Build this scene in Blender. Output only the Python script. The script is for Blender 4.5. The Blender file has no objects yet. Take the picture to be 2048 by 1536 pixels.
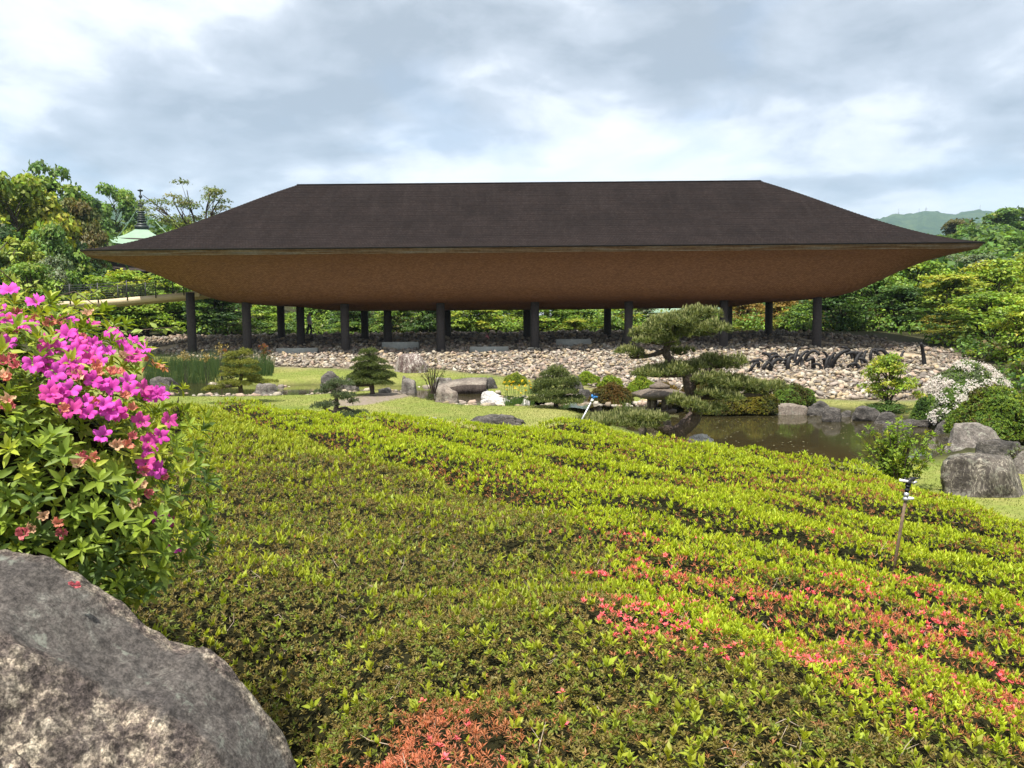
import bpy, math, random
import numpy as np
from mathutils import Vector, Matrix, Euler, noise

# ------------------------------------------------------------------ camera, sky, sun, exposure
SC = bpy.context.scene
COL = SC.collection
F_PX, PITCH, ROLL = 1577.0, math.radians(4.65), math.radians(-0.5)
CAM_Z = 1.7
R_CAM = (Matrix.Rotation(math.pi / 2 - PITCH, 3, 'X') @ Matrix.Rotation(ROLL, 3, 'Z'))
cam_d = bpy.data.cameras.new('camera')
cam_d.sensor_width = 36.0
cam_d.lens = 36.0 * F_PX / 2048.0
cam_d.clip_start, cam_d.clip_end = 0.05, 12000.0
cam = bpy.data.objects.new('camera', cam_d)
cam.matrix_world = Matrix.Translation((0, 0, CAM_Z)) @ R_CAM.to_4x4()
COL.objects.link(cam)
SC.camera = cam

SUN_EL, SUN_AZ = math.radians(67), math.radians(205)      # azimuth from +Y clockwise: behind the camera, a little to its left
sun_dir = Vector((math.sin(SUN_AZ) * math.cos(SUN_EL), math.cos(SUN_AZ) * math.cos(SUN_EL), math.sin(SUN_EL)))
sun_d = bpy.data.lights.new('sun', 'SUN')
sun_d.energy = 4.9
sun_d.angle = math.radians(0.9)
sun_d.color = (1.0, 0.94, 0.84)
sun = bpy.data.objects.new('sun', sun_d)
sun.rotation_euler = (-sun_dir).to_track_quat('-Z', 'Y').to_euler()
sun.location = (0, -20, 60)
COL.objects.link(sun)

SC.view_settings.view_transform = 'Standard'
SC.view_settings.look = 'None'
SC.view_settings.gamma = 1.0
SC.view_settings.exposure = 0.88
SC.view_settings.use_curve_mapping = False
try:
    SC.cycles.max_bounces = 6
    SC.cycles.transparent_max_bounces = 4
    SC.cycles.transmission_bounces = 3
except Exception:
    pass


class NT:
    """small helper to wire node trees"""
    def __init__(self, tree):
        self.t = tree
        self.t.nodes.clear()
    def n(self, kind, **kw):
        nd = self.t.nodes.new(kind)
        for k, v in kw.items():
            if k.startswith('i_'):
                nd.inputs[k[2:].replace('_', ' ')].default_value = v
            else:
                setattr(nd, k, v)
        return nd
    def l(self, a, b):
        self.t.links.new(a, b)
        return b
    def math(self, op, a, b=None, clamp=False):
        nd = self.n('ShaderNodeMath', operation=op, use_clamp=clamp)
        for i, v in enumerate((a, b)):
            if v is None:
                continue
            if isinstance(v, (int, float)):
                nd.inputs[i].default_value = v
            else:
                self.l(v, nd.inputs[i])
        return nd.outputs[0]
    def ramp(self, fac, stops, interp='LINEAR'):
        nd = self.n('ShaderNodeValToRGB')
        cr = nd.color_ramp
        cr.interpolation = interp
        while len(cr.elements) < len(stops):
            cr.elements.new(0.5)
        for e, (p, c) in zip(cr.elements, stops):
            e.position = p
            e.color = (*c, 1) if len(c) == 3 else c
        self.l(fac, nd.inputs[0])
        return nd.outputs[0]
    def mix(self, fac, a, b, blend='MIX'):
        nd = self.n('ShaderNodeMix', data_type='RGBA', blend_type=blend)
        for sock, v in ((nd.inputs[0], fac), (nd.inputs[6], a), (nd.inputs[7], b)):
            if isinstance(v, (int, float)):
                sock.default_value = v
            elif isinstance(v, (tuple, list)):
                sock.default_value = (*v, 1) if len(v) == 3 else v
            else:
                self.l(v, sock)
        return nd.outputs[2]
    def noise(self, vec, scale, detail=4, rough=0.55, dist=0.0):
        nd = self.n('ShaderNodeTexNoise', i_Scale=scale, i_Detail=detail, i_Roughness=rough, i_Distortion=dist)
        if vec is not None:
            self.l(vec, nd.inputs['Vector'])
        return nd.outputs['Fac']
    def bump(self, h, strength, dist=0.05):
        nd = self.n('ShaderNodeBump', i_Strength=strength, i_Distance=dist)
        self.l(h, nd.inputs['Height'])
        return nd.outputs[0]


def make_world():
    w = bpy.data.worlds.new('World')
    SC.world = w
    w.use_nodes = True
    T = NT(w.node_tree)
    sky = T.n('ShaderNodeTexSky', sky_type='NISHITA')
    sky.sun_disc = False
    sky.sun_elevation = SUN_EL
    sky.sun_rotation = SUN_AZ
    sky.altitude = 100
    bg_sky = T.n('ShaderNodeBackground', i_Strength=0.12)
    T.l(sky.outputs[0], bg_sky.inputs[0])
    tc = T.n('ShaderNodeTexCoord')
    sep = T.n('ShaderNodeSeparateXYZ')
    T.l(tc.outputs['Generated'], sep.inputs[0])
    z = T.math('MAXIMUM', T.math('ADD', sep.outputs[2], 0.24), 0.08)
    px_ = T.math('DIVIDE', sep.outputs[0], z)
    py_ = T.math('DIVIDE', sep.outputs[1], z)
    cmb = T.n('ShaderNodeCombineXYZ', i_Z=31.7)
    T.l(px_, cmb.inputs[0]); T.l(py_, cmb.inputs[1])
    v = cmb.outputs[0]
    big = T.noise(v, 0.85, 4, 0.5, 0.35)           # cloud masses
    mid = T.noise(v, 2.3, 7, 0.55, 0.45)           # their lumps
    fine = T.noise(v, 7.5, 7, 0.6, 0.35)
    h = T.math('ADD', T.math('MULTIPLY', big, 0.80), T.math('ADD', T.math('MULTIPLY', mid, 0.38), T.math('MULTIPLY', fine, 0.15)))
    # tone of the cloud: bright tops to grey bases
    tone = T.ramp(h, [(0.53, (0.34, 0.385, 0.45)), (0.62, (0.54, 0.585, 0.66)), (0.675, (0.80, 0.83, 0.895)), (0.745, (1.0, 1.0, 1.0))])
    # thin places where blue sky shows
    gap = T.noise(v, 1.6, 5, 0.55, 0.3)
    cover = T.ramp(gap, [(0.30, (0.62,) * 3), (0.48, (1, 1, 1))])
    low = T.ramp(sep.outputs[2], [(0.0, (0.60,) * 3), (0.10, (0.84,) * 3), (0.35, (1,) * 3)])
    cov = T.math('MULTIPLY', cover, low)
    bg_c = T.n('ShaderNodeBackground', i_Strength=0.74)
    T.l(tone, bg_c.inputs[0])
    mx = T.n('ShaderNodeMixShader')
    T.l(cov, mx.inputs[0]); T.l(bg_sky.outputs[0], mx.inputs[1]); T.l(bg_c.outputs[0], mx.inputs[2])
    out = T.n('ShaderNodeOutputWorld')
    T.l(mx.outputs[0], out.inputs[0])


make_world()

# ------------------------------------------------------------------ coordinates
RC = np.array(R_CAM)


def ray(x, y):
    d = RC @ np.array([(x - 1024) / F_PX, -(y - 768) / F_PX, -1.0])
    return d / d[1]


def at(x, y, Y):
    """world point seen at photo position (x, y) that lies Y metres ahead"""
    d = ray(x, y) * Y
    return np.array([d[0], d[1], CAM_Z + d[2]])


def sstep(v, a, b):
    t = np.clip((np.asarray(v, float) - a) / (b - a), 0, 1)
    return t * t * (3 - 2 * t)


YK = [-200, -5, 0, 5, 10, 14, 19, 26, 30, 37, 44.5, 52.4, 57, 62, 90, 150, 400, 9000]
ZK = [0.4, 0.3, 0.1, -.4, -.7, -.82, -.88, -.95, -.88, -.5, 0, .54, .72, .55, .8, 1.5, 2, 2]
POND = np.array([(3.2, 26), (6, 26.4), (8.5, 26.1), (10.2, 25.4), (11.4, 24), (11.8, 22), (11.2, 19.5), (10.2, 17.6), (8.2, 16.4), (6, 16.0), (4.6, 16.9), (4.1, 18.5), (3.3, 21), (2.5, 23.5)])
WATER_Z = -1.4


def poly_sd(X, Y, P):
    """signed distance to polygon P, negative inside"""
    X = np.asarray(X, float); Y = np.asarray(Y, float)
    best = np.full(X.shape, 1e9); inside = np.zeros(X.shape, bool)
    n = len(P)
    for i in range(n):
        ax, ay = P[i]; bx, by = P[(i + 1) % n]
        dx, dy = bx - ax, by - ay
        t = np.clip(((X - ax) * dx + (Y - ay) * dy) / (dx * dx + dy * dy), 0, 1)
        best = np.minimum(best, np.hypot(X - ax - t * dx, Y - ay - t * dy))
        cond = (ay > Y) != (by > Y)
        with np.errstate(divide='ignore', invalid='ignore'):
            xi = ax + (Y - ay) / (by - ay if by != ay else 1e-9) * dx
        inside ^= cond & (X < xi)
    return np.where(inside, -best, best)


def line_d(X, Y, P):
    X = np.asarray(X, float); Y = np.asarray(Y, float)
    best = np.full(X.shape, 1e9)
    for (ax, ay), (bx, by) in zip(P[:-1], P[1:]):
        dx, dy = bx - ax, by - ay
        t = np.clip(((X - ax) * dx + (Y - ay) * dy) / (dx * dx + dy * dy), 0, 1)
        best = np.minimum(best, np.hypot(X - ax - t * dx, Y - ay - t * dy))
    return best


def flat_pt(x, y, z):
    d = ray(x, y)
    Y = (z - CAM_Z) / d[2]
    return (d[0] * Y, Y)


STREAM_Z = -0.98
STREAM = [flat_pt(*p, STREAM_Z) for p in ((250, 772), (330, 776), (430, 781), (540, 783), (600, 780), (650, 781), (700, 780), (790, 778), (860, 783), (930, 797), (985, 806), (1050, 806), (1130, 800), (1230, 804))]
STREAM_W = [1.15]


def stream_d(X, Y):
    """distance to the stream's middle, scaled where it widens into a pool"""
    return line_d(X, Y, STREAM) / np.interp(X, [-7.5, -4.5], [1.75, 0.95])


def vnoise(X, Y, s, seed=0.0):
    """cheap smooth value noise, vectorised"""
    X = np.asarray(X, float) * s + seed * 17.3; Y = np.asarray(Y, float) * s + seed * 9.1
    xi = np.floor(X); yi = np.floor(Y); fx = X - xi; fy = Y - yi
    fx = fx * fx * (3 - 2 * fx); fy = fy * fy * (3 - 2 * fy)
    def hsh(a, b):
        v = np.sin(a * 127.1 + b * 311.7 + seed) * 43758.5453
        return v - np.floor(v)
    return (hsh(xi, yi) * (1 - fx) + hsh(xi + 1, yi) * fx) * (1 - fy) + (hsh(xi, yi + 1) * (1 - fx) + hsh(xi + 1, yi + 1) * fx) * fy


def ground_z(X, Y, carve=True):
    X = np.asarray(X, float); Y = np.asarray(Y, float)
    z = sum(np.interp(Y + o, YK, ZK) for o in (-2, -1, 0, 1, 2)) / 5
    near = 1 - sstep(Y, 17, 32)
    z = z - np.clip(0.09 * (X - 1), 0, 0.5) * near
    z = z + np.clip(0.1 * (-X - 0.7), 0, 0.42) * (1 - sstep(Y, 14, 22))
    z = z + sstep(-X, 14, 40) * sstep(Y, 52, 95) * 6 + sstep(X, 24, 70) * sstep(Y, 60, 150) * 9
    z = z + (vnoise(X, Y, 0.25, 1) - 0.5) * 0.10 * sstep(Y, 15, 20)
    if carve:
        sd = poly_sd(X, Y, POND)
        bank = sstep(sd, 0.0, 1.1)
        z = np.where(sd < 1.1, (WATER_Z + 0.12) * (1 - bank) + z * bank, z)
        z = np.where(sd < 0.0, WATER_Z + 0.12 - 0.75 * sstep(-sd, 0.0, 0.5), z)
        ds = stream_d(X, Y)
        z = z - 0.42 * (1 - sstep(ds, STREAM_W[0] - 0.15, STREAM_W[0] + 0.45)) * (sd > 1)
    return z


def gz(X, Y):
    return float(ground_z(np.array([X]), np.array([Y]))[0])


def gp(x, y):
    """where the photo ray through (x, y) meets the ground"""
    d = ray(x, y)
    Ys = np.arange(12.0, 75.0, 0.05)
    zs = CAM_Z + d[2] * Ys
    g = ground_z(d[0] * Ys, Ys, False)
    k = np.argmax(zs < g)
    Y = Ys[k] if zs[k] < g[k] else 70.0
    return float(d[0] * Y), float(Y)


# ------------------------------------------------------------------ object helpers
def tag(o, label=None, cat=None, group=None, kind=None):
    if label: o['label'] = label
    if cat: o['category'] = cat
    if group: o['group'] = group
    if kind: o['kind'] = kind
    return o


def thing(name, label, cat, loc=(0, 0, 0), rz=0.0, group=None):
    o = bpy.data.objects.new(name, None)
    o.empty_display_size = 0.2
    o.location = tuple(float(v) for v in loc); o.rotation_euler = (0, 0, rz)
    COL.objects.link(o)
    return tag(o, label, cat, group)


def link(name, me, parent=None, loc=(0, 0, 0), rot=(0, 0, 0), scale=(1, 1, 1)):
    o = bpy.data.objects.new(name, me)
    o.location = tuple(float(v) for v in loc); o.rotation_euler = rot; o.scale = scale
    if parent is not None:
        o.parent = parent
    COL.objects.link(o)
    return o


def mesh_np(name, V, F, mats, smooth=False, col=None, midx=None, uv=None):
    """mesh from numpy: F is an (n,k) array or a list of such arrays"""
    V = np.asarray(V, np.float32)
    Fs = F if isinstance(F, list) else [F]
    Fs = [np.asarray(f, np.int32) for f in Fs if len(f)]
    me = bpy.data.meshes.new(name)
    me.vertices.add(len(V)); me.vertices.foreach_set('co', V.ravel())
    li = np.concatenate([f.ravel() for f in Fs])
    lt = np.concatenate([np.full(len(f), f.shape[1], np.int32) for f in Fs])
    ls = np.concatenate([[0], np.cumsum(lt)[:-1]]).astype(np.int32)
    me.loops.add(len(li)); me.loops.foreach_set('vertex_index', li)
    me.polygons.add(len(lt)); me.polygons.foreach_set('loop_start', ls); me.polygons.foreach_set('loop_total', lt)
    if smooth:
        me.polygons.foreach_set('use_smooth', np.ones(len(lt), bool))
    if midx is not None:
        me.polygons.foreach_set('material_index', np.asarray(midx, np.int32))
    if col is not None:
        a = me.color_attributes.new('Col', 'FLOAT_COLOR', 'POINT')
        c = np.ones((len(V), 4), np.float32); c[:, :3] = col
        a.data.foreach_set('color', c.ravel())
    if uv is not None:
        u = me.uv_layers.new(name='UVMap')
        u.data.foreach_set('uv', np.asarray(uv, np.float32)[li].ravel())
    for m in (mats if isinstance(mats, (list, tuple)) else [mats]):
        me.materials.append(m)
    me.update(calc_edges=True)
    me.validate(clean_customdata=False)
    return me


class MB:
    """collects simple solids into one mesh"""
    def __init__(self):
        self.v, self.q, self.t, self.n = [], [], [], 0
    def add(self, V, Q=(), T=()):
        self.v.append(np.asarray(V, float))
        self.q += [tuple(i + self.n for i in f) for f in Q]
        self.t += [tuple(i + self.n for i in f) for f in T]
        self.n += len(V)
        return self
    def box(self, c, s, rz=0.0):
        x, y, z = (v / 2 for v in s)
        P = np.array([(-x, -y, -z), (x, -y, -z), (x, y, -z), (-x, y, -z), (-x, -y, z), (x, -y, z), (x, y, z), (-x, y, z)])
        cs, sn = math.cos(rz), math.sin(rz)
        P = P @ np.array([[cs, sn, 0], [-sn, cs, 0], [0, 0, 1]]) + np.asarray(c, float)
        return self.add(P, [(0, 3, 2, 1), (4, 5, 6, 7), (0, 1, 5, 4), (1, 2, 6, 5), (2, 3, 7, 6), (3, 0, 4, 7)])
    def tube(self, pts, rad, n=8, cap=True):
        pts = [np.asarray(p, float) for p in pts]
        rad = [rad] * len(pts) if isinstance(rad, (int, float)) else rad
        V = []
        for i, p in enumerate(pts):
            d = pts[min(i + 1, len(pts) - 1)] - pts[max(i - 1, 0)]
            d = d / (np.linalg.norm(d) + 1e-9)
            a = np.cross(d, (0.13, 0.97, 0.21)); a /= np.linalg.norm(a) + 1e-9
            b = np.cross(d, a)
            for k in range(n):
                t = 2 * math.pi * k / n
                V.append(p + rad[i] * (math.cos(t) * a + math.sin(t) * b))
        Q = [(i * n + k, i * n + (k + 1) % n, (i + 1) * n + (k + 1) % n, (i + 1) * n + k) for i in range(len(pts) - 1) for k in range(n)]
        T = []
        if cap:
            V += [pts[0], pts[-1]]
            m = len(pts) * n
            T = [(m, (k + 1) % n, k) for k in range(n)] + [(m + 1, (len(pts) - 1) * n + k, (len(pts) - 1) * n + (k + 1) % n) for k in range(n)]
        return self.add(V, Q, T)
    def lathe(self, prof, n=24, c=(0, 0, 0), ph=0.0):
        V = [(r * math.cos(2 * math.pi * k / n + ph) + c[0], r * math.sin(2 * math.pi * k / n + ph) + c[1], z + c[2]) for r, z in prof for k in range(n)]
        Q = [(i * n + k, i * n + (k + 1) % n, (i + 1) * n + (k + 1) % n, (i + 1) * n + k) for i in range(len(prof) - 1) for k in range(n)]
        return self.add(V, Q)
    def mesh(self, name, mat, smooth=False):
        return mesh_np(name, np.concatenate(self.v), [np.array(self.q).reshape(-1, 4), np.array(self.t).reshape(-1, 3)], mat, smooth)
    def build(self, name, mat, parent=None, smooth=False, **kw):
        return link(name, self.mesh(name, mat, smooth), parent, **kw)


# ------------------------------------------------------------------ materials
MATS = {}


def new_mat(name):
    m = bpy.data.materials.new(name)
    m.use_nodes = True
    MATS[name] = m
    return m, NT(m.node_tree)


def pbr(T, color, rough=0.7, normal=None, spec=0.3, metal=0.0):
    b = T.n('ShaderNodeBsdfPrincipled', i_Roughness=rough if isinstance(rough, (int, float)) else 0.5, i_Metallic=metal)
    b.inputs['Specular IOR Level'].default_value = spec
    if isinstance(color, tuple):
        b.inputs['Base Color'].default_value = (*color, 1)
    else:
        T.l(color, b.inputs['Base Color'])
    if not isinstance(rough, (int, float)):
        T.l(rough, b.inputs['Roughness'])
    if normal is not None:
        T.l(normal, b.inputs['Normal'])
    return b


def finish(T, bsdf):
    o = T.n('ShaderNodeOutputMaterial')
    T.l(bsdf.outputs[0], o.inputs[0])


def leaf_mat(name, transl=0.3, rough=0.5, spec=0.3, tcol=(1.25, 1.2, 0.55)):
    m, T = new_mat(name)
    at_ = T.n('ShaderNodeAttribute', attribute_name='Col')
    b = pbr(T, at_.outputs['Color'], rough, None, spec)
    tr = T.n('ShaderNodeBsdfTranslucent')
    T.l(T.mix(1.0, at_.outputs['Color'], tcol, 'MULTIPLY'), tr.inputs[0])
    mx = T.n('ShaderNodeMixShader', i_Fac=transl)
    T.l(b.outputs[0], mx.inputs[1]); T.l(tr.outputs[0], mx.inputs[2])
    finish(T, mx)
    return m


LEAF = leaf_mat('foliage', 0.33)
NEEDLE = leaf_mat('pine_needles', 0.18, 0.55)
PETAL = leaf_mat('petals', 0.4, 0.6, 0.2, (1.1, 0.9, 1.0))


def simple(name, c, rough=0.7, var=0.25, scale=6.0, bump=0.0, spec=0.3, metal=0.0):
    m, T = new_mat(name)
    tc = T.n('ShaderNodeTexCoord')
    n = T.noise(tc.outputs['Object'], scale, 6, 0.6)
    col = T.ramp(n, [(0.3, tuple(v * (1 - var) for v in c)), (0.7, tuple(v * (1 + var) for v in c))])
    nm = T.bump(n, bump, 0.03) if bump else None
    finish(T, pbr(T, col, rough, nm, spec, metal))
    return m


BARK = simple('bark', (0.055, 0.04, 0.03), 0.9, 0.5, 14, 0.6)
PINE_BARK = simple('pine_bark', (0.075, 0.055, 0.045), 0.9, 0.6, 25, 0.9)
CONCRETE = simple('bench_stone', (0.26, 0.27, 0.25), 0.8, 0.15, 5, 0.1)
COLUMN = simple('column_wood', (0.045, 0.038, 0.035), 0.75, 0.3, 9, 0.15)
BLACK = simple('charred_wood', (0.014, 0.013, 0.014), 0.62, 0.4, 9, 0.3)
BRIDGE_PAINT = simple('bridge_fascia', (0.52, 0.43, 0.29), 0.6, 0.08, 2)
STEEL = simple('dark_steel', (0.05, 0.05, 0.05), 0.45, 0.1, 9, 0, 0.5, 0.6)
ZINC = simple('galvanised_metal', (0.42, 0.43, 0.45), 0.4, 0.15, 30, 0, 0.5, 0.7)
WHITE_PLASTIC = simple('white_plastic', (0.75, 0.75, 0.76), 0.4, 0.05, 9)
BLACK_PLASTIC = simple('black_plastic', (0.018, 0.018, 0.022), 0.35, 0.1, 9)
BLUE_PLASTIC = simple('blue_plastic', (0.05, 0.22, 0.55), 0.4, 0.1, 9)
STAKE = simple('wooden_stake', (0.135, 0.092, 0.062), 0.8, 0.3, 25, 0.3)
COPPER = simple('verdigris_roof', (0.21, 0.31, 0.225), 0.6, 0.12, 1.2)
BRONZE = simple('dark_bronze', (0.03, 0.04, 0.04), 0.5, 0.2, 9, 0, 0.5, 0.3)
DARK_TIMBER = simple('dark_timber', (0.03, 0.022, 0.018), 0.8, 0.3, 6)
PLASTER = simple('white_plaster', (0.7, 0.69, 0.66), 0.8, 0.05, 4)


def rock_mat(name, a, b, vein, vein_w, vscale=2.0, stretch=(1, 1, 1), speck=0.5, rough=0.85, lichen=0.0):
    """weathered stone: two tones, pale veins, specks and lichen blotches"""
    m, T = new_mat(name)
    tc = T.n('ShaderNodeTexCoord')
    mp = T.n('ShaderNodeMapping')
    mp.inputs['Scale'].default_value = stretch
    T.l(tc.outputs['Object'], mp.inputs[0])
    v = mp.outputs[0]
    n1 = T.noise(v, vscale * 0.8, 8, 0.65, 0.4)
    n2 = T.noise(tc.outputs['Object'], vscale * 9, 6, 0.7)
    n3 = T.noise(v, vscale * 1.9, 7, 0.6, 1.6)
    base = T.mix(T.ramp(n1, [(0.38, (0, 0, 0)), (0.62, (1, 1, 1))]), a, b)
    ridge = T.math('ABSOLUTE', T.math('SUBTRACT', n3, 0.5))
    vm = T.ramp(ridge, [(0.0, (1, 1, 1)), (vein_w, (0, 0, 0))])
    vm2 = T.math('MULTIPLY', vm, T.ramp(n1, [(0.35, (0.1,) * 3), (0.6, (1,) * 3)]))
    col = T.mix(vm2, base, vein)
    sp = T.ramp(n2, [(0.34, (1 - speck,) * 3), (0.5, (1,) * 3), (0.66, (1 + speck * 0.7,) * 3)])
    col = T.mix(1.0, col, sp, 'MULTIPLY')
    if lichen:
        ln = T.noise(tc.outputs['Object'], vscale * 4.0, 5, 0.6, 0.6)
        col = T.mix(T.math('MULTIPLY', T.ramp(ln, [(0.56, (0,) * 3), (0.62, (1,) * 3)]), lichen), col, (0.36, 0.37, 0.30))
    h = T.math('ADD', T.math('MULTIPLY', n1, 0.6), T.math('ADD', T.math('MULTIPLY', n2, 0.35), T.math('MULTIPLY', vm2, 0.15)))
    finish(T, pbr(T, col, rough, T.bump(h, 0.85, 0.06), 0.25))
    return m


R_DARK = rock_mat('dark_rock', (0.030, 0.028, 0.026), (0.085, 0.075, 0.068), (0.22, 0.20, 0.18), 0.035, 2.2, (1, 1, 2.5))
R_GREY = rock_mat('grey_rock', (0.075, 0.067, 0.06), (0.20, 0.175, 0.155), (0.34, 0.31, 0.28), 0.03, 2.2, lichen=0.4)
R_WARM = rock_mat('warm_grey_rock', (0.12, 0.098, 0.082), (0.24, 0.20, 0.165), (0.36, 0.32, 0.27), 0.03, 2.0, lichen=0.3)
R_PALE = rock_mat('pale_rock', (0.22, 0.21, 0.20), (0.55, 0.53, 0.50), (0.72, 0.70, 0.67), 0.06, 3.0)
R_STRIPE = rock_mat('striped_rock', (0.075, 0.045, 0.042), (0.14, 0.10, 0.09), (0.66, 0.62, 0.56), 0.050, 1.3, (3.2, 3.2, 0.55))
R_STREAK = rock_mat('streaked_boulder', (0.040, 0.034, 0.030), (0.11, 0.095, 0.08), (0.42, 0.38, 0.31), 0.04, 1.7, (2.2, 2.2, 0.8), lichen=0.25)


def big_rock_material():
    """dark smooth crust on the weathered top (Col red = 1) and patchy cream, mauve and brown on the broken front"""
    m, T = new_mat('foreground_rock')
    tc = T.n('ShaderNodeTexCoord'); v = tc.outputs['Object']
    a = T.n('ShaderNodeAttribute', attribute_name='Col')
    sp = T.n('ShaderNodeSeparateColor'); T.l(a.outputs['Color'], sp.inputs[0])
    n1 = T.noise(v, 2.6, 6, 0.62, 0.3); n2 = T.noise(v, 13, 7, 0.72, 0.25); n3 = T.noise(v, 60, 4, 0.75); n4 = T.noise(v, 5.5, 6, 0.7, 0.5)
    front = T.ramp(n2, [(0.36, (0.026, 0.021, 0.020)), (0.45, (0.078, 0.063, 0.056)), (0.53, (0.165, 0.140, 0.112)), (0.64, (0.32, 0.285, 0.225))])
    vd = T.n('ShaderNodeVectorMath', operation='MULTIPLY_ADD')
    nv = T.n('ShaderNodeTexNoise', i_Scale=9.0, i_Detail=4.0); T.l(v, nv.inputs['Vector'])
    vd.inputs[1].default_value = (0.035,) * 3
    T.l(nv.outputs['Color'], vd.inputs[0]); T.l(v, vd.inputs[2])
    vo = T.n('ShaderNodeTexVoronoi', feature='F1', i_Scale=24.0); T.l(vd.outputs[0], vo.inputs['Vector'])
    vs = T.n('ShaderNodeSeparateColor'); T.l(vo.outputs['Color'], vs.inputs[0])
    vo2 = T.n('ShaderNodeTexVoronoi', feature='F1', i_Scale=70.0); T.l(vd.outputs[0], vo2.inputs['Vector'])
    vs2 = T.n('ShaderNodeSeparateColor'); T.l(vo2.outputs['Color'], vs2.inputs[0])
    grain = T.math('ADD', T.math('MULTIPLY', vs.outputs[0], 0.55), T.math('MULTIPLY', vs2.outputs[0], 0.45))
    front = T.mix(1.0, front, T.ramp(grain, [(0.15, (0.42, 0.40, 0.42)), (0.5, (1.0, 0.98, 0.96)), (0.85, (1.75, 1.7, 1.6))]), 'MULTIPLY')
    front = T.mix(T.ramp(n4, [(0.40, (0.75,) * 3), (0.56, (0,) * 3)]), front, (0.058, 0.047, 0.043))
    front = T.mix(T.math('MULTIPLY', T.ramp(n1, [(0.55, (0,) * 3), (0.66, (1,) * 3)]), 0.35), front, (0.25, 0.235, 0.18))
    n5 = T.noise(v, 150, 4, 0.7)
    front = T.mix(1.0, front, T.ramp(n3, [(0.40, (0.42,) * 3), (0.5, (1,) * 3), (0.60, (1.5,) * 3)]), 'MULTIPLY')
    front = T.mix(1.0, front, T.ramp(n5, [(0.40, (0.55,) * 3), (0.5, (1,) * 3), (0.60, (1.4,) * 3)]), 'MULTIPLY')
    crust = T.ramp(n4, [(0.35, (0.042, 0.037, 0.035)), (0.55, (0.070, 0.062, 0.056)), (0.68, (0.125, 0.122, 0.108))])
    crust = T.mix(1.0, crust, T.ramp(n3, [(0.40, (0.62,) * 3), (0.60, (1.35,) * 3)]), 'MULTIPLY')
    crust = T.mix(1.0, crust, T.ramp(n5, [(0.40, (0.7,) * 3), (0.60, (1.3,) * 3)]), 'MULTIPLY')
    nl = T.noise(v, 11, 6, 0.7, 0.2)
    crust = T.mix(T.ramp(nl, [(0.60, (0,) * 3), (0.66, (0.55,) * 3)]), crust, (0.20, 0.215, 0.18))
    edge = T.math('ADD', sp.outputs[0], T.math('MULTIPLY', T.math('SUBTRACT', n2, 0.5), 2.6))
    fac = T.ramp(edge, [(0.30, (0,) * 3), (0.75, (1,) * 3)])
    c = T.mix(fac, front, crust)
    h = T.math('ADD', T.math('MULTIPLY', n2, 0.35), T.math('ADD', T.math('MULTIPLY', n3, 0.15), T.math('MULTIPLY', grain, 0.25)))
    st = T.n('ShaderNodeMapRange'); T.l(fac, st.inputs[0]); st.inputs[3].default_value = 0.75; st.inputs[4].default_value = 0.35
    b = T.n('ShaderNodeBump', i_Distance=0.035); T.l(h, b.inputs['Height']); T.l(st.outputs[0], b.inputs['Strength'])
    finish(T, pbr(T, c, 0.85, b.outputs[0], 0.25))
    return m


R_BIG = big_rock_material()
R_LANTERN = rock_mat('lantern_stone', (0.100, 0.080, 0.064), (0.170, 0.135, 0.108), (0.2, 0.17, 0.14), 0.02, 2.5, speck=0.35)

# ------------------------------------------------------------------ the ground
def ground_mesh():
    xs = np.concatenate([-np.geomspace(4000, 33, 22), np.arange(-32, 32.01, 0.30), np.geomspace(33, 4000, 22)])
    ys = np.concatenate([[-300, -60, -20, -8, -3, -1], np.arange(0, 64, 0.30), np.geomspace(64.5, 6000, 34)])
    X, Y = np.meshgrid(xs, ys)
    Z = ground_z(X, Y)
    sf = np.exp(-np.clip(poly_sd(X, Y, STONES), 0, 9) * 2.2)          # 1 inside the stone field
    Z = Z + sf * (vnoise(X, Y, 1.5, 3) - 0.5) * 0.12
    n, mcol = len(ys), len(xs)
    idx = np.arange(n * mcol).reshape(n, mcol)
    F = np.stack([idx[:-1, :-1], idx[:-1, 1:], idx[1:, 1:], idx[1:, :-1]], -1).reshape(-1, 4)
    V = np.stack([X, Y, Z], -1).reshape(-1, 3)
    pathm = np.zeros(X.shape)
    for P, w in PATHS:
        pathm = np.maximum(pathm, 1 - sstep(line_d(X, Y, P), w * 0.75, w * 1.15))
    flag = 1 - sstep(line_d(X, Y, FLAG), 0.75, 1.05)
    soil = np.maximum(np.maximum(1 - sstep(poly_sd(X, Y, POND), 0.15, 0.8), 1 - sstep(stream_d(X, Y), 1.15, 1.5)),
                      np.maximum((1 - sstep(Y, 13.3, 14.6)) * (X < 6.1), sstep(Y, 56.5, 59)))
    soil = np.maximum(soil, sstep(np.abs(X), 26, 30)); soil = np.maximum(soil, sstep(X, 13, 15.5) * sstep(Y, 24, 28))
    c = np.stack([np.clip(np.maximum(sf * (1 - pathm), 0), 0, 1), np.clip(pathm, 0, 1), np.clip(soil, 0, 1)], -1).reshape(-1, 3)
    me = mesh_np('ground', V, F, GROUND_M, True, c)
    a = me.color_attributes.new('Flag', 'FLOAT_COLOR', 'POINT')
    cc = np.ones((len(V), 4), np.float32); cc[:, 0] = flag.ravel()
    a.data.foreach_set('color', cc.ravel())
    return tag(link('ground', me), 'mown lawn and bare earth of the garden', kind='structure')


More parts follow.
